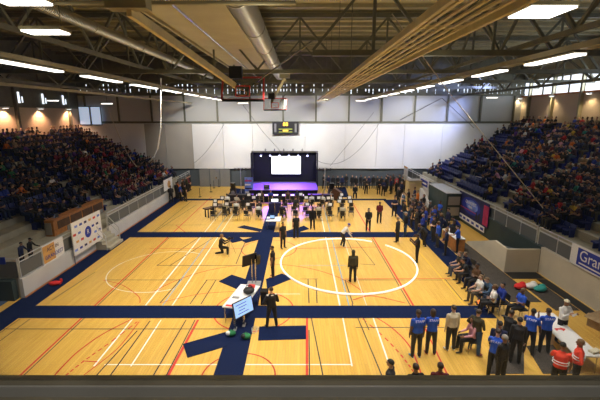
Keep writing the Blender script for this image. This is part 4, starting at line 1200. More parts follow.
# dark keyboard bench row at the left end
kb = thing('long_bench', 'long dark brown bench at the left end of the chairs', 'bench', g(224, 213), R(52))
MB().box((0, 0, .78), (4.2, .55, .10)).build('top', M['desk_dark'], kb)
for sx in (-1, 1):
    for sy in (-1, 1): MB().box((sx * 1.9, sy * .2, .365), (.07, .07, .73)).build('leg', M['black'], kb)
# lectern-like brown box right, in front of the suited row
lc = thing('tilted_case', 'tilted brown case standing right of the chairs', 'case', g(335.5, 200), R(-30))
MB().box((0, 0, .62), (.9, .45, 1.05), mtx=Matrix.Rotation(R(28), 3, 'Y')).build('case_body', M['desk_dark'], lc)
MB().box((.1, 0, .06), (.7, .5, .12)).build('case_foot', M['black'], lc)
pp('sit', 355, 197.5, 170, 'black', 'person in black seated alone on a chair right of the tilted case', sleeve='shirt', voxel=.016, hip=.575)
chair(g(355, 197.5) + V((0, .04, 0)), R(170), 'black folding chair under the lone person right of the tilted case', 'chairs in front of the stage')

# tables in front of the stage
def table(loc, w, d, h, top, label, rz=0, drape=None):
    t = thing('trestle_table', label, 'table', loc, rz)
    MB().box((0, 0, h - .02), (w, d, .04)).build('table_top', M[top], t)
    if drape: MB().box((0, -d / 2 + .01, (h - .04) / 2 + .02), (w - .05, .02, h - .08)).build('front_cloth', M[drape], t)
    for sx in (-1, 1):
        for sy in (-1, 1): MB().tube([(sx * (w / 2 - .1), sy * (d / 2 - .08), 0), (sx * (w / 2 - .1), sy * (d / 2 - .08), h - .04)], .022, 6).build('leg', M['chrome'], t)
    return t
table((-3.3, 37.4, 0), 2.2, .7, .76, 'white', 'white topped table just before the stage, left of the pair', 0, 'drape')
table((-.7, 37.4, 0), 2.2, .7, .76, 'white', 'white topped table just before the stage, right of the pair', 0, 'drape')
table((-6.0, 37.7, 0), 2.6, .7, .76, 'black', 'black table left of the white topped tables before the stage', 0, 'drape')
table((2.1, 37.7, 0), 2.6, .7, .76, 'black', 'black table right of the white topped tables before the stage', 0, 'drape')
for i, (x, c) in enumerate(((-3.8, 'brown'), (-2.9, 'royal'), (-1.2, 'brown'), (-.3, 'navy'))):
    chair((x, 36.75, 0), 0, 'black folding chair, %s of four at the white topped tables' % ordw(i))
    person('sit', (x, 36.79, 0), 0, c, 'person in %s top seated at the white topped tables, %s from left' % (c, ordw(i)), sleeve='shirt', voxel=.02, hip=.575, group='people seated at the white topped tables')

# white control tables on the aisle
p = g(273.5, 229)
tb = table((p.x, p.y + .2, 0), 1.1, 1.3, .76, 'white', 'white control table on the aisle behind the mid hall strip')
lp = thing('laptop', 'open laptop on the white control table in the aisle', 'laptop', (p.x - .1, p.y + .2, .76))
MB().bb((-.18, -.13, 0), (.18, .13, .02)).build('base', M['black'], lp); MB().bb((-.18, .12, .02), (.18, .14, .26)).build('lid', M['black'], lp)
MB().bb((-.165, .11, .04), (.165, .12, .245)).build('display', M['blue_screen'], lp)
tag(MB().bb((-.14, -.1, 0), (.14, .1, .03)).build('paper_stack', M['banner_blue'], None, (p.x - .42, p.y + .1, .76)), 'blue folder on the aisle control table', 'folder')
m = thing('monitor', 'bright monitor on a dark stand in the aisle before the stage', 'monitor', g(275, 213))
MB().bb((-.5, -.03, 1.0), (.5, .03, 1.35)).build('case', M['black'], m); MB().bb((-.3, -.04, 1.05), (.3, -.03, 1.3)).build('display', M['screen'], m)
MB().bb((-.55, -.15, 0), (.55, .4, .95)).build('stand', M['banner_navy'], m)
MB().tube([(0, -.2, 0), (0, -.2, 1.0)], .03, 8).build('pole', M['chrome'], m)

# nearer control table with tilted screen
cA = g(239, 306, .8)
tb = thing('control_table', 'white table on the aisle with screen, nearest the camera', 'table', (cA.x, cA.y + .9, 0), R(-12))
MB().box((0, 0, .80), (.95, 2.2, .05)).build('table_top', M['white'], tb)
for sx in (-1, 1):
    for sy in (-1, 1): MB().tube([(sx * .4, sy * 1.0, 0), (sx * .4, sy * 1.0, .78)], .025, 8).build('leg', M['chrome'], tb)
tx, ty = cA.x, cA.y + .9
cr = Matrix.Rotation(R(-12), 3, 'Z')
def ont(x, y, z=.825):
    q = cr @ V((x, y, 0)); return (tx + q.x, ty + q.y, z)
for nm, lab, cat, x, y, dims, m_ in (('red_folder', 'red sheet at the near end of the nearer white aisle table', 'sheet', -.05, -.98, (.62, .14, .01), 'red'), ('keyboard', 'dark keyboard on the nearer white aisle table', 'keyboard', -.2, -.25, (.3, .14, .03), 'grey'),
                                     ('red_bag', 'small red bag at the far end of the nearer white aisle table', 'bag', .15, .85, (.3, .2, .12), 'red')):
    q = MB().box((0, 0, dims[2] / 2), dims).box((0, 0, dims[2] * .6), (dims[0] * .8, dims[1] * .8, dims[2]))
    tag(q.build(nm, M[m_], None, ont(x, y), R(-12)), lab, cat)
bg = thing('equipment_case', 'black equipment bag on the nearer white aisle table', 'bag', ont(.22, .28), R(10))
MB().sph((0, 0, .14), (.26, .24, .14), 14, 8).build('bag_body', M['black'], bg, smooth=True)
MB().tube([(-.15, 0, .25), (-.1, 0, .38), (.1, 0, .38), (.15, 0, .25)], .02, 8).build('handle', M['black'], bg)
# tilted bluish screen on legs in front of it
mo = thing('display_screen', 'pale blue lit display on two metal legs at the near table end', 'monitor', (-2.4, 14.15, 0), 0)
T1 = Matrix.Rotation(R(50), 3, 'Z') @ Matrix.Rotation(R(-12), 3, 'X')
dsc = MB().box((0.08, 0, 1.02), (1.02, .05, .66), mtx=T1).build('case', M['black'], mo)
MB().box(V((.08, 0, 1.02)) + T1 @ V((0, -.028, 0)), (.95, .01, .59), mtx=T1).build('display', M['blue_screen'], dsc)
for k in range(4):
    q = V((.08, 0, 1.02)) + T1 @ V((-.1 + .05 * (k % 2), -.035, .18 - .12 * k))
    MB().box(q, (.55 - .12 * (k % 3), .006, .025), mtx=T1).build('screen_text', M['banner_blue'], dsc)
for sx in (-1, 1):
    MB().tube([(sx * .16 - .12, .16 + sx * .16, 0), (sx * .16 - .12, .16 + sx * .16, 1.0)], .04, 8).build('leg', M['chrome'], mo)
    MB().box((sx * .16 - .12, .16 + sx * .16, .02), (.12, .3, .04)).build('foot', M['grey'], mo)
for px, py, lab in ((231, 336, 'green and white bag by the left display leg'), (246, 339, 'dark green bag by the right display leg')):
    b = thing('bag', lab, 'bag', g(px, py))
    MB().sph((0, 0, .13), (.2, .15, .13), 12, 8).build('bag_body', M['green_bag'], b, smooth=True)
    MB().sph((-.08, -.05, .16), (.12, .11, .1), 10, 6).build('bag_flap', M['white_cloth' if px < 240 else 'black'], b, smooth=True)
    MB().tube([(-.1, 0, .22), (0, 0, .33), (.1, 0, .22)], .012, 6).build('handle', M['black'], b)
# coiled cable on floor
tag(MB().tube([V((.10 * math.cos(a * .5) * (1 + a * .01), .2 * math.sin(a * .5) + a * .006, .012 + a * .0012)) for a in range(40)], .009, 6).build('coiled_cable', M['cable'], None, g(254.5, 332)), 'loose pale cable coil right of the display legs', 'cable')
# black monitor on pole, seen from behind
mo = thing('monitor', 'large black monitor on a silver floor stand, seen from behind', 'monitor', g(254, 284.5))
T2 = Matrix.Rotation(R(42), 3, 'Z') @ Matrix.Rotation(R(8), 3, 'X')
MB().box((-.2, 0, 1.38), (.85, .06, .62), mtx=T2).build('case', M['black'], mo)
MB().box((.2, .22, 1.3), (.25, .18, .5), mtx=T2).build('side_unit', M['black_gloss'], mo)
for sx in (-.09, .09): MB().tube([(sx, 0.05, .04), (sx, .05, 1.4)], .03, 8).build('pole', M['chrome'], mo)
MB().box((0, .05, .03), (.7, .55, .06)).build('base', M['grey'], mo)
# black box by table
eq = thing('equipment_box', 'black equipment box with lid behind the nearer white table', 'box', ont(.72, 1.0, 0))
MB().bb((-.17, -.17, .0), (.17, .17, .62)).build('box_body', M['black'], eq); MB().bb((-.19, -.19, .62), (.19, .19, .68)).build('lid', M['black_gloss'], eq)

# ------------------------------------------------------------------ stage
sg = thing('stage', 'low stage with purple lit deck and black skirt', 'stage', (-1.75, 41.2, 0))
MB().bb((-3.6, -2.5, .94), (3.6, 2.4, 1.02)).build('deck', M['stage_top'], sg)
MB().bb((-3.55, -2.45, 0), (3.55, 2.35, .94)).build('skirt', M['drape'], sg)
MB().bb((-.9, -2.8, 0), (.0, -2.5, .34)).bb((-.9, -2.8, 0), (0, -2.62, .17)).build('steps', M['black'], sg)
bk = thing('stage_backdrop', 'black draped backdrop with side wings behind the stage', 'backdrop', (-1.75, 43.8, 0))
MB().bb((-3.65, 0, 0), (3.65, .08, 4.5)).build('rear_drape', M['drape'], bk)
for sx in (-1, 1): MB().bb((sx * 3.72 - .05, -1.4, 0), (sx * 3.72 + .05, .0, 4.45)).build('side_drape', M['drape'], bk)
MB().bar((-3.8, -.25, 4.5), (3.8, -.25, 4.5), .16, .16).build('top_truss', M['steel'], bk)
sc_ = thing('projection_screen', 'bright white projection screen on the stage backdrop', 'screen', (-1.6, 43.6, 2.95))
sfr = MB().bb((-1.75, 0, -1.1), (1.75, .08, 1.1)).build('frame', M['black'], sc_)
MB().bb((-1.68, -.03, -1.02), (1.68, 0, 1.02)).build('screen_surface', M['screen'], sfr)
for i in range(6):
    x = -1.75 - 2.7 + i * 1.06
    l_ = thing('stage_light', 'small blue white stage lamp on the backdrop truss, %s from left' % ordw(i), 'stage light', (x, 43.45, 4.15), 0, 'stage lamps on the backdrop truss')
    cn = MB().tube([(0, .1, .02), (0, -.16, -.08)], [.09, .12], 12).build('can', M['black'], l_)
    MB().tube([(0, -.162, -.081), (0, -.18, -.088)], .10, 12).build('lens', M['spot_glow'], cn)
    MB().bar((0, .05, .0), (0, .1, .3), .03).build('clamp', M['steel'], l_)
for i in range(5):
    x = -1.75 - 2.2 + i * 1.05
    tag(MB().box((0, 0, .1), (.16, .3, .18)).box((0, -.1, .24), (.07, .1, .12)).build('truss_lamp', M['grey'], None, (x, 43.55, 4.58)), 'small lamp body on top of the backdrop truss, %s from left' % ordw(i), 'stage light', 'lamps on top of the backdrop truss')
sp = thing('stage_monitor', 'black wedge speaker at the stage front edge', 'speaker', (-3.5, 39.1, 1.02))
MB().extr_x([(-.2, 0), (.25, 0), (.25, .38), (.1, .42)], -.3, .3).build('cabinet', M['black'], sp); MB().bar((-.24, -.1, .17), (.24, -.1, .17), .02, .2).build('grille', M['black_gloss'], sp)
def pa(x, y, lab):
    t = thing('speaker_stack', lab, 'speaker', (x, y, 0))
    MB().bb((-.3, -.3, 0), (.3, .3, .9)).build('bass_cabinet', M['black'], t); MB().bb((-.24, -.24, .9), (.24, .24, 1.5)).build('top_cabinet', M['black_gloss'], t)
    MB().tube([(0, -.31, .5), (0, -.29, .5)], .2, 16).build('speaker_cone', M['grey'], t)
pa(-7.2, 40.2, 'black speaker stack left of the stage'); pa(3.4, 40.0, 'black speaker stack right of the stage')
def lstand(x, y, h, lab):
    t = thing('lighting_stand', lab, 'lighting stand', (x, y, 0))
    for k in range(3): MB().tube([(.5 * math.cos(k * 2.1), .5 * math.sin(k * 2.1), 0), (0, 0, .6)], .02, 6).build('leg', M['steel'], t)
    MB().tube([(0, 0, .1), (0, 0, h)], .035, 8).build('pole', M['rail'], t)
    MB().bar((-.75, 0, h), (.75, 0, h), .06).build('crossbar', M['rail'], t)
    for k in range(4): MB().tube([(-.6 + k * .4, 0, h - .05), (-.6 + k * .4, -.15, h - .22)], [.07, .1], 10).build('lamp_can', M['black'], t)
lstand(-6.55, 41.5, 2.9, 'tall lighting stand with lamps left of the stage'); lstand(2.75, 41.5, 2.9, 'tall lighting stand with lamps right of the stage')
ru = thing('pull_up_banner', 'tall printed pull up banner at the left corner of the stage', 'banner', (-5.35, 39.2, 0.0))
MB().bb((-.45, -.02, .06), (.45, .02, 2.25)).build('sheet', M['banner_sky'], ru)
blob_m = MB()
for k in range(5): MB().bb((-.42, -.03, .2 + k * .4), (.3 - .1 * (k % 2), -.02, .36 + k * .4)).build('print', M[['banner_pink', 'white_cloth', 'banner_navy', 'white_cloth', 'banner_pink'][k]], ru)
MB().bb((-.48, -.12, 0), (.48, .12, .07)).build('base', M['grey'], ru)
# low barrier posts at the far left of the court
for i, (px, py) in enumerate(((200, 197), (211, 192), (214, 188), (219, 186.8))):
    t = thing('queue_post', 'slim black queue post on the far left floor, %s from the left' % ordw(i), 'post', g(px, py), 0, 'queue posts on the far left floor')
    MB().tube([(0, 0, 0), (0, 0, .04)], .16, 14).build('base', M['black'], t); MB().tube([(0, 0, .04), (0, 0, 1.0)], .03, 8).build('pole', M['black'], t)
    MB().tube([(0, 0, .94), (0, 0, 1.02)], .05, 10).build('cap', M['grey'], t)

# ------------------------------------------------------------------ right foreground
tw = thing('registration_table', 'long white table marked with a red arrow at the lower right', 'table', (9.85, 12.75, 0), R(-4))
MB().box((0, 0, .73), (.85, 2.9, .04)).build('table_top', M['white'], tw)
for sx in (-1, 1):
    for sy in (-1, 1): MB().tube([(sx * .36, sy * 1.3, 0), (sx * .36, sy * 1.3, .72)], .022, 8).build('leg', M['chrome'], tw)
ar = MB()
q = [V((.02 * 0 + x, y, .753)) for x, y in ((-.22, .0), (-.2, .16), (.05, .18), (.04, .26), (.2, .12), (.02, -.04), (.04, .06), (-.12, .07), (-.14, .0))]
ar.add([(v.x, v.y + .1, v.z) for v in q], [tuple(range(len(q)))]); ar.build('red_arrow', M['red'], tw)
tag(MB().tube([(0, 0, 0), (0, 0, .03)], .09, 18).tube([(0, 0, .03), (0, 0, .04)], .06, 18).build('tape_roll', M['grey'], None, (10.0, 12.0, .752)), 'round grey tape roll on the white table', 'tape')
tag(MB().box((0, 0, .03), (.4, .2, .06)).box((0, 0, .065), (.36, .16, .01)).build('card_box', M['cap_white'], None, g(588, 358, .8), R(20)), 'pale flat box beside the red vested pair', 'box')
bx = bpy.data.objects['card_box']; bx.location.z = .752; bx.location.x = 10.1; bx.location.y = 11.55
def back_band(o):
    MB().tube([V((.205 * math.cos(a * math.pi / 12), .152 * math.sin(a * math.pi / 12), 1.08)) for a in range(25)], .014, 6).build('reflective_band', M['white_cloth'], o)
    MB().tube([V((.205 * math.cos(a * math.pi / 12), .152 * math.sin(a * math.pi / 12), 1.16)) for a in range(25)], .014, 6).build('reflective_band', M['white_cloth'], o)
COL['vest'] = (.85, .06, .025)
p = g(563, 349, 1.62); a = person('reach', (p.x, p.y, 0), R(-30), 'vest', 'person in red safety vest with reflective bands, left of the vested pair', hair=('short', 'hair_black')); back_band(a)
p = g(581, 344, 1.62); a = person('hips', (p.x, p.y, 0), R(60), 'vest', 'person in red safety vest leaning at the white table, right of the vested pair', hair=('short', 'hair_fair'), sleeve='shirt'); back_band(a)
p = g(566, 303, 1.64); person('phone', (p.x, p.y, 0), R(190), 'white', 'person in white hooded top and cream knit cap behind the white table', hair=('beanie', 'cap_white'), sleeve='shirt')
p = g(533, 314, 1.62); a = person('reach', (p.x, p.y, 0), R(-40), 'blue', 'person in blue lettered tee at the white table, left of two', hair=('short', 'hair_black')); back_text(a)
p = g(549, 313, 1.62); a = person('phone', (p.x, p.y, 0), R(-10), 'blue', 'person in blue lettered tee at the white table, right of two', hair=('short', 'hair_brown')); back_text(a)
near = [(500, 326, 'navy', 'stand', -30, 'person in navy top in the dark group left of the white table'), (510, 315, 'black', 'reach', -60, 'person in black jacket in the dark group left of the white table'), (520, 322, 'charcoal', 'stand', -20, 'person in charcoal top behind the blue pair at the table'),
        (505, 340, 'black', 'clasp', 20, 'person in black top right of the olive jacketed one'), (474, 322, 'pink', 'sit', 90, 'person in pale pink top seated behind the olive jacketed one')]
for px, py, c, po, rz, lab in near:
    zz = 1.62 if po != 'sit' else 1.2
    p = g(px, py, zz); o = person(po, (p.x, p.y, 0), R(rz), c, lab, sleeve='shirt', hair=('short', 'hair_any'), **({'hip': .575} if po == 'sit' else {}))
    if po == 'sit': chair((p.x + .04, p.y, 0), R(rz), 'black folding chair under the pink topped person', 'chairs along the right court edge')
# seated along the right ramp, on chairs
seated = [(481, 282, 'white'), (492, 283, 'steelblue'), (494, 292, 'white'), (503, 290, 'royal'), (468, 264, 'charcoal'), (477, 270, 'brown'), (460, 258, 'black'), (470, 257, 'navy'), (522, 296, 'blue')]
for i, (px, py, c) in enumerate(seated):
    p = g(px, py, 1.05); rz = R(90 + rs.uniform(-20, 20))
    if p.x > 11.1 and p.y > 19.3: p.x = 10.9
    chair((p.x + .04, p.y, 0), rz, 'black folding chair under the %s topped person near the ramp, %s of the group' % (c, ordw(i)), 'chairs along the right court edge')
    person(['sit', 'sit_fwd', 'sit_fold'][i % 3], (p.x, p.y, 0), rz, c, 'person in %s top seated near the beige ramp, %s of the group' % (c, ordw(i)), sleeve='shirt' if i % 2 else 'skin_any', trou='trousers_any', hair=('short', 'hair_any'), voxel=.014, hip=.575, group='people seated near the beige ramp')
for px, py, m_, nm, lab in ((520, 288.5, 'red_cloth', 'red_bag', 'red sports bag on the carpet below the ramp wall'), (531, 288, 'white_cloth', 'white_towel', 'white towel beside the red sports bag'), (540, 291, 'teal_cloth', 'teal_jacket', 'teal jacket heaped beside the white towel')):
    M.setdefault('teal_cloth', mat('teal_cloth', (.03, .32, .30), .8))
    tag(MB().sph((0, 0, .14), (.38, .22, .14), 14, 8).sph((.2, .06, .2), (.18, .14, .12), 10, 6).build(nm, M[m_], None, g(px, py, .01), R(20), True), lab, 'jacket' if 'jacket' in nm else nm.split('_')[1])
# brown card boxes, far right
for i, (x, y, s, rz, lab) in enumerate(((12.6, 14.2, (.75, .9, .55), 20, 'open brown cardboard box by the far right barrier'), (12.4, 12.6, (.6, .6, .4), -15, 'smaller brown cardboard box nearer the window at far right'))):
    t = thing('cardboard_box', lab, 'box', (x, y, 0), R(rz))
    MB().bb((-s[0] / 2, -s[1] / 2, 0), (s[0] / 2, s[1] / 2, s[2])).build('box_body', M['plaid'], t)
    for sx in (-1, 1): MB().box((sx * (s[0] / 2 + .12), 0, s[2] - .03), (.28, s[1], .015), mtx=Matrix.Rotation(R(25 * sx), 3, 'Y')).build('flap', M['plaid'], t)
t = thing('red_jacket', 'red jacket heaped on the floor at the far right', 'jacket', (11.6, 12.0, 0))
MB().sph((0, 0, .1), (.5, .4, .16), 14, 8).sph((.3, .2, .16), (.3, .2, .12), 10, 6).build('jacket_body', M['red_cloth'], t, smooth=True)
t = thing('orange_cone_lamp', 'small glowing orange marker lamp on the navy mat at right', 'lamp', g(479, 304.5))
MB().tube([(0, 0, 0), (0, 0, .05)], .13, 14).build('base', M['black'], t); MB().sph((0, 0, .13), .1, 14, 8).build('lens', mat('orange_glow', (.9, .3, .05), .4, emit=(1, .25, .04), estr=2.0), t, smooth=True)
tag(MB().sph((0, 0, .1), (.34, .2, .1), 12, 6).sph((.25, .1, .2), (.08, .08, .12), 8, 6).build('red_bag', M['red_cloth'], None, (XL + .75, onX(54, 281, XL + .7).y, .016), 0, True), 'red bag lying against the near left barrier', 'bag')
# scorer's table on the right edge
sc2 = thing('scorers_table', 'orange wooden scorers table on the right court edge', 'table', (10.3, 24.3, 0), R(0))
MB().bb((-.3, -1.1, 0), (-.22, 1.1, .85)).build('front_panel', M['desk'], sc2); MB().bb((-.34, -1.15, .85), (.3, 1.15, .9)).build('table_top', M['white'], sc2)
for sy in (-1, 1): MB().bb((-.25, sy * 1.1 - .03, 0), (.28, sy * 1.1 + .03, .85)).build('end_panel', M['desk'], sc2)
# white long board lying by the booth
tag(MB().box((0, 0, .5), (.12, 2.4, .5)).box((0, -1, .125), (.1, .1, .25)).box((0, 1, .125), (.1, .1, .25)).build('advert_board', M['white_cloth'], None, g(402, 203), R(-18)), 'low white advert board near the cream booth', 'board')

# ------------------------------------------------------------------ crowd in the stands
rc_ = random.Random(21)
def pick_col(side, row, y):
    r = rc_.random()
    if side == 'left':
        if 33 < y < 42 and row < 8 and r < .55: return rc_.choice(['maroon', 'maroon', 'maroon', 'wine'])  # red light over these rows is put into the cloth colours
        if r < .86: return rc_.choice(['black', 'charcoal', 'navy', 'black', 'navy', 'dusk'])
        return rc_.choice(['royal', 'grey', 'white', 'orange', 'steelblue', 'purple', 'tan', 'green'])
    if r < .70: return rc_.choice(['black', 'charcoal', 'navy', 'black', 'dusk', 'navy'])
    return rc_.choice(['royal', 'steelblue', 'grey', 'white', 'red', 'orange', 'purple', 'tan', 'teal', 'maroon', 'pink', 'yellow'])
spots = []      # side,row,idx,x,y,z,occupied
SP = .55
for side, rows_, sg_ in (('left', LR, -1), ('right', RR, 1)):
    for ri, (x, z) in enumerate(rows_):
        idx = 0
        y = 17.6 if side == 'left' else 12.0
        while y < 45.2:
            # stair aisles
            ais = any(abs(y - a) < .85 for a in ((29.5, 38.5) if side == 'left' else (19.5, 28.5, 37.5)))
            px, py, dp = proj((x + sg_ * .45, y, z + .8))
            if not ais and -15 < px < 615:
                occ = .93
                empty = False
                if side == 'left':
                    if y < 28.6 and ri < 4: occ = .5 if ri > 1 else 0; empty = ri < 2 or (y < 23 and ri < 3)
                    elif y < 31 and ri < 6: occ = .72
                    elif y < 34 and ri < 5: occ = .75
                else:
                    if y > 37.5 and ri < 10: occ = .22 if ri < 5 else .35
                    elif y > 29 and ri < 4: occ = .3
                    elif y < 19.5 and ri < 2: occ = .55
                    elif ri < 2: occ = .55
                spots.append([side, ri, idx, x, y, z, rc_.random() < occ, px, py, dp, empty])
                idx += 1
            y += SP
sit_poses = ['sit', 'sit_fwd', 'sit_fold', 'sit_clap', 'sit_look']
occ_ = [s for s in spots if s[6]]
occ_.sort(key=lambda s: s[9])
NIND = 156
ind, rest = occ_[:NIND], occ_[NIND:]
for s in ind:
    side, ri, idx, x, y, z = s[:6]
    sg_ = -1 if side == 'left' else 1
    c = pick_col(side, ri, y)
    po = rc_.choice(sit_poses)
    me, hm = var_mesh(po, .021, (rc_.choice(['shirt', 'skin_any']), 'trousers_any', 'shoes_dark', 'skin_any', 'hair_any'), hip=.575)
    o = link('person', me, None, (x + sg_ * .52, y, z), R(90 * sg_) + rc_.uniform(-.25, .25))
    sc = rc_.uniform(.94, 1.05); o.scale = (sc, sc, 1.0 if False else sc)
    o.color = (*COL[c], 1)
    tag(o, 'spectator in %s top, %s stand row %s, %s place from near end' % (c, side, ordw(ri), ordw(idx)), 'person', 'spectators in the %s stand' % side)
    hs = rc_.choice(['short', 'short', 'short', 'long', 'cap'])
    h = link('cap' if hs == 'cap' else 'hair', hair_for(hs, 'hair_any'), o); h.matrix_local = hm
# the remaining far spectators: one crowd object with its own cloth colours
def lowmesh(po):
    r = make_rig(fine=False, **dict(POSES[po], hip=.575))
    r.h = [e for e in r.h if e[2] not in (EYE, LIPS)]
    hb = r.headm.to_3x3(); hc = r.headm.translation
    r.hull(r.ell(hc + hb @ V((0, -.02, .04)), (.083, .092, .09), hb), r.ell(hc + hb @ V((0, -.035, -.01)), (.080, .075, .07), hb), HAIR)
    me = rig_mesh('low_' + po, r, .042, 0)
    nv = len(me.vertices); co = np.empty(nv * 3, np.float32); me.vertices.foreach_get('co', co)
    F = [tuple(p.vertices) for p in me.polygons]; mi = np.array([p.material_index for p in me.polygons])
    return co.reshape(-1, 3), F, mi
LOW = [lowmesh(p) for p in sit_poses]
Vs, Fs, cols = [], [], []
off = 0
TR = [(.012, .012, .016), (.03, .03, .035), (.02, .035, .09)]
HC_ = [(.008, .006, .005), (.025, .014, .008), (.05, .028, .015), (.16, .10, .05)]
for s in rest:
    side, ri, idx, x, y, z = s[:6]
    sg_ = -1 if side == 'left' else 1
    co, F, mi = rc_.choice(LOW)
    a = R(90 * sg_) + rc_.uniform(-.25, .25)
    ca, sa = math.cos(a), math.sin(a)
    W = np.empty_like(co)
    W[:, 0] = co[:, 0] * ca - co[:, 1] * sa + x + sg_ * .52
    W[:, 1] = co[:, 0] * sa + co[:, 1] * ca + y
    W[:, 2] = co[:, 2] + z
    Vs.append(W); Fs += [tuple(i + off for i in f) for f in F]; off += len(co)
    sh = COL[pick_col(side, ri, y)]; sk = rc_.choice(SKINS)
    pal = {SKIN: sk, SHIRT: sh, TROU: rc_.choice(TR), SHOE: (.02, .018, .018), HAIR: rc_.choice(HC_), SLEEVE: rc_.choice([sh, sk]), EYE: sk, LIPS: sk}
    cols += [pal[int(m)] for m in mi]
if rest:
    me = bpy.data.meshes.new('crowd'); me.from_pydata(np.concatenate(Vs).tolist(), [], Fs)
    at = me.attributes.new('cloth_colour', 'FLOAT_COLOR', 'FACE')
    arr = np.ones((len(cols), 4), np.float32); arr[:, :3] = np.array(cols, np.float32); at.data.foreach_set('color', arr.ravel())
    me.polygons.foreach_set('use_smooth', [True] * len(me.polygons))
    cm = bpy.data.materials.new('crowd_cloth'); cm.use_nodes = True
    an = cm.node_tree.nodes.new('ShaderNodeAttribute'); an.attribute_name = 'cloth_colour'
    cm.node_tree.links.new(an.outputs['Color'], cm.node_tree.nodes['Principled BSDF'].inputs['Base Color'])
    cm.node_tree.nodes['Principled BSDF'].inputs['Roughness'].default_value = .8
    me.materials.append(cm)
    tag(link('crowd', me), 'distant mass of seated spectators filling the upper rows of both stands', 'crowd', None, 'stuff')
# seats
def seat_mb():
    b = MB()
    b.box((0, .05, .42), (.46, .42, .05)).box((0, .25, .40), (.44, .05, .07))
    b.box((0, -.19, .57), (.46, .05, .30), mtx=Matrix.Rotation(R(8), 3, 'X'))
    b.box((-.2, -.02, .2), (.05, .3, .40)).box((.2, -.02, .2), (.05, .3, .40))
    return b
sm_ = seat_mb(); seat_me = sm_.mesh('stadium_seat', M['seat'])
es = [s for s in spots if not s[10]]
es.sort(key=lambda s: (s[6], s[9]))
for s in es[:290]:
    side, ri, idx, x, y, z = s[:6]; sg_ = -1 if side == 'left' else 1
    o = link('stadium_seat', seat_me, None, (x + sg_ * .50, y, z), R(90 * sg_))
    tag(o, 'blue plastic seat, %s stand row %s, %s place from near end' % (side, ordw(ri), ordw(idx)), 'seat', 'blue seats of the %s stand' % side)
b = MB()
for s in es[290:]:
    side, ri, idx, x, y, z = s[:6]; sg_ = -1 if side == 'left' else 1
    mt = Matrix.Rotation(R(90 * sg_), 3, 'Z')
    b.add([tuple(mt @ V(v) + V((x + sg_ * .50, y, z))) for v in sm_.v], sm_.f)
if b.v: tag(b.build('seat_rows', M['seat']), 'blue plastic seats under the seated spectators of both stands', 'seats', None, 'stuff')
# people on the left front walkway
for i, (px, py, c, lab) in enumerate(((22, 254, 'navy', 'person in navy and white scarf leaning at the near left railing'), (31, 251, 'black', 'person in black cap beside the scarfed one at near left railing'))):
    p = onX(px, py, -14.25)
    o = person('sit_fwd' if False else 'reach', (-14.3, p.y, 1.0), R(-90), c, lab, sleeve='shirt', hair=('short' if i == 0 else 'cap', 'hair_black'), voxel=.016, scale=.8)
for i, (y, c) in enumerate(((22.6, 'black'), (23.6, 'navy'), (25.0, 'black'), (26.2, 'charcoal'), (27.2, 'navy'))):
    person('sit_fwd', (-16.25, y, 1.75), R(-90), c, 'commentator in %s top behind the orange desk, %s from near end' % (c, ordw(i)), sleeve='shirt', hair=('short', 'hair_black'), voxel=.02, hip=.575, group='commentators behind the orange desk')
    st_ = link('stadium_seat', seat_me, None, (-16.29, y, 1.75), R(-90)); tag(st_, 'blue seat under the %s commentator at the orange desk' % ordw(i), 'seat', 'seats at the orange desk')
# placard in the right stand
p = onX(482, 180, 16.8)
pl = thing('placard', 'small white placard held up in the right stand', 'placard', (p.x - .1, p.y, p.z - .35), R(-70))
MB().bb((-.62, -.015, 0), (.62, .015, .62)).build('board', M['white_cloth'], pl)
for k in range(2): MB().bb((-.4 + k * .1, -.02, .18 + k * .2), (.38 - k * .12, -.015, .27 + k * .2)).build('writing', M['black'], pl)
MB().bb((-.03, .015, -.5), (.03, .045, .1)).build('stick', M['desk'], pl)

# ------------------------------------------------------------------ lights
def area(name, loc, sx, sy, power, col, rot=(0, 0, 0), spread=180):
    l = bpy.data.lights.new(name, 'AREA'); l.shape = 'RECTANGLE'; l.size = sx; l.size_y = sy; l.energy = power; l.color = col; l.spread = R(spread)
    o = bpy.data.objects.new(name, l); C.objects.link(o); o.location = loc; o.rotation_euler = rot; return o
def spot(name, loc, tgt, power, col, ang, blend=.5, rad=.1):
    l = bpy.data.lights.new(name, 'SPOT'); l.energy = power; l.color = col; l.spot_size = R(ang); l.spot_blend = blend; l.shadow_soft_size = rad
    o = bpy.data.objects.new(name, l); C.objects.link(o); o.location = loc
    o.rotation_euler = (V(tgt) - V(loc)).to_track_quat('-Z', 'Y').to_euler(); return o
WARM = (1, .93, .82)
area('added_sill_fill', (0, -1.6, 10.6), 2.0, .6, 75, (1, .95, .85), spread=170).rotation_euler = Euler((R(35), 0, 0))  # unseen light added behind the camera to brighten the sill
area('left_row_lamp', (-7.9, 24, 9.98), .3, 33, 1150, WARM, spread=105)
area('right_row_lamp', (6.5, 24, 9.98), .3, 33, 1350, WARM, spread=105)
area('added_centre_fill', (-1.2, 24, 9.9), 0.3, 33, 1250, WARM, spread=100)  # added strip of light for the court centre, no fixture above it
for x in (-10, -3, 3.5, 12.5):
    spot('added_wall_washer', (x, 37.5, 10.6), (x * 1.05, YW, 5.2), 3300, (1, .98, .95), 85, .8, .3)  # added spots that brighten the far wall, without fixtures of their own
for k in range(3):
    spot('stage_purple', (-4 + k * 2.2, 43.3, 4.6), (-3.6 + k * 1.9, 40.6, 1.0), 5200, (.22, .05, 1), 70, .6, .1)
for x_ in (-7.9, 6.5, -1.2): area('added_roof_uplight', (x_, 24, 10.4), .3, 34, 210, (1, .92, .68), (R(180), 0, 0), 170)  # upward light added to lift the roof deck, not from seen lamps
area('projector_glow', (-1.6, 43.5, 2.95), 3.2, 2, 60, (.85, .92, 1), (R(90), 0, 0), 160)
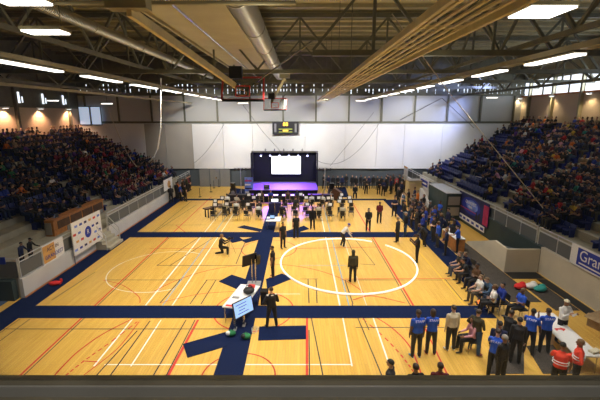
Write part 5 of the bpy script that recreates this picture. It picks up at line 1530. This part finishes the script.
for px, yy in ((7, 33.3), (42, 37.9), (70, 42.5)):
    p = onX(px, 106.5, -25.75); spot('downlight', (-25.7, p.y, 9.15), (-26.1, p.y, 7.0), 620, (1, .55, .32), 125, .7, .06)
    t = thing('wall_downlight', 'small warm downlight on the left back wall, %s from near end' % ordw({7: 0, 42: 1, 70: 2}[px]), 'wall light', (-25.95, p.y, 9.2))
    MB().bb((-.2, -.25, 0), (.25, .25, .14)).build('fixture', M['white'], t); MB().bb((-.1, -.18, -.03), (.2, .18, 0)).build('lens', M['lamp'], t)
for px in (588, 551, 520):
    p = onX(px, 96, 25.75); spot('downlight', (25.6, p.y, 10.5), (26.1, p.y, 8.2), 260, (1, .80, .48), 110, .8, .06)
    t = thing('wall_downlight', 'small warm downlight on the right back wall, %s from near end' % ordw({588: 0, 551: 1, 520: 2}[px]), 'wall light', (25.9, p.y, 10.45))
    MB().bb((-.25, -.25, 0), (.1, .25, .14)).build('fixture', M['white'], t); MB().bb((-.2, -.18, -.03), (.05, .18, 0)).build('lens', M['lamp'], t)
# daylight through the right clerestory
area('clerestory_daylight', (26.1, 30, 11.5), 30, 1.4, 900, (.75, .86, 1), (0, R(90), 0), 170).rotation_euler = Euler((R(90), 0, R(90)))
spot('corner_daylight', (22, 40, 12), (14, YW, 9), 6000, (.35, .45, 1), 75, .9, .5)
area('stand_fill_left', (-18, 33, 10.8), 1.0, 20, 10, (1, .9, .8), spread=150)
area('stand_fill_right', (18.5, 28, 10.8), 1.0, 26, 70, (1, .88, .7), spread=150)
wd = bpy.data.worlds.new('w'); bpy.context.scene.world = wd; wd.use_nodes = True
wd.node_tree.nodes['Background'].inputs['Color'].default_value = (.6, .75, 1, 1); wd.node_tree.nodes['Background'].inputs['Strength'].default_value = .06

# ------------------------------------------------------------------ camera
cd = bpy.data.cameras.new('camera'); cd.sensor_width = 36; cd.lens = FOC * 36 / 600; cd.clip_end = 200; cd.clip_start = .05
cam = bpy.data.objects.new('camera', cd); C.objects.link(cam); cam.location = (0, 0, HC); cam.rotation_euler = (R(90) - TH, 0, 0)
s = bpy.context.scene; s.camera = cam
s.view_settings.view_transform = 'Standard'; s.view_settings.look = 'None'; s.view_settings.exposure = 0; s.view_settings.gamma = 1
s.view_settings.use_curve_mapping = False
s.cycles.max_bounces = 6; s.cycles.diffuse_bounces = 3
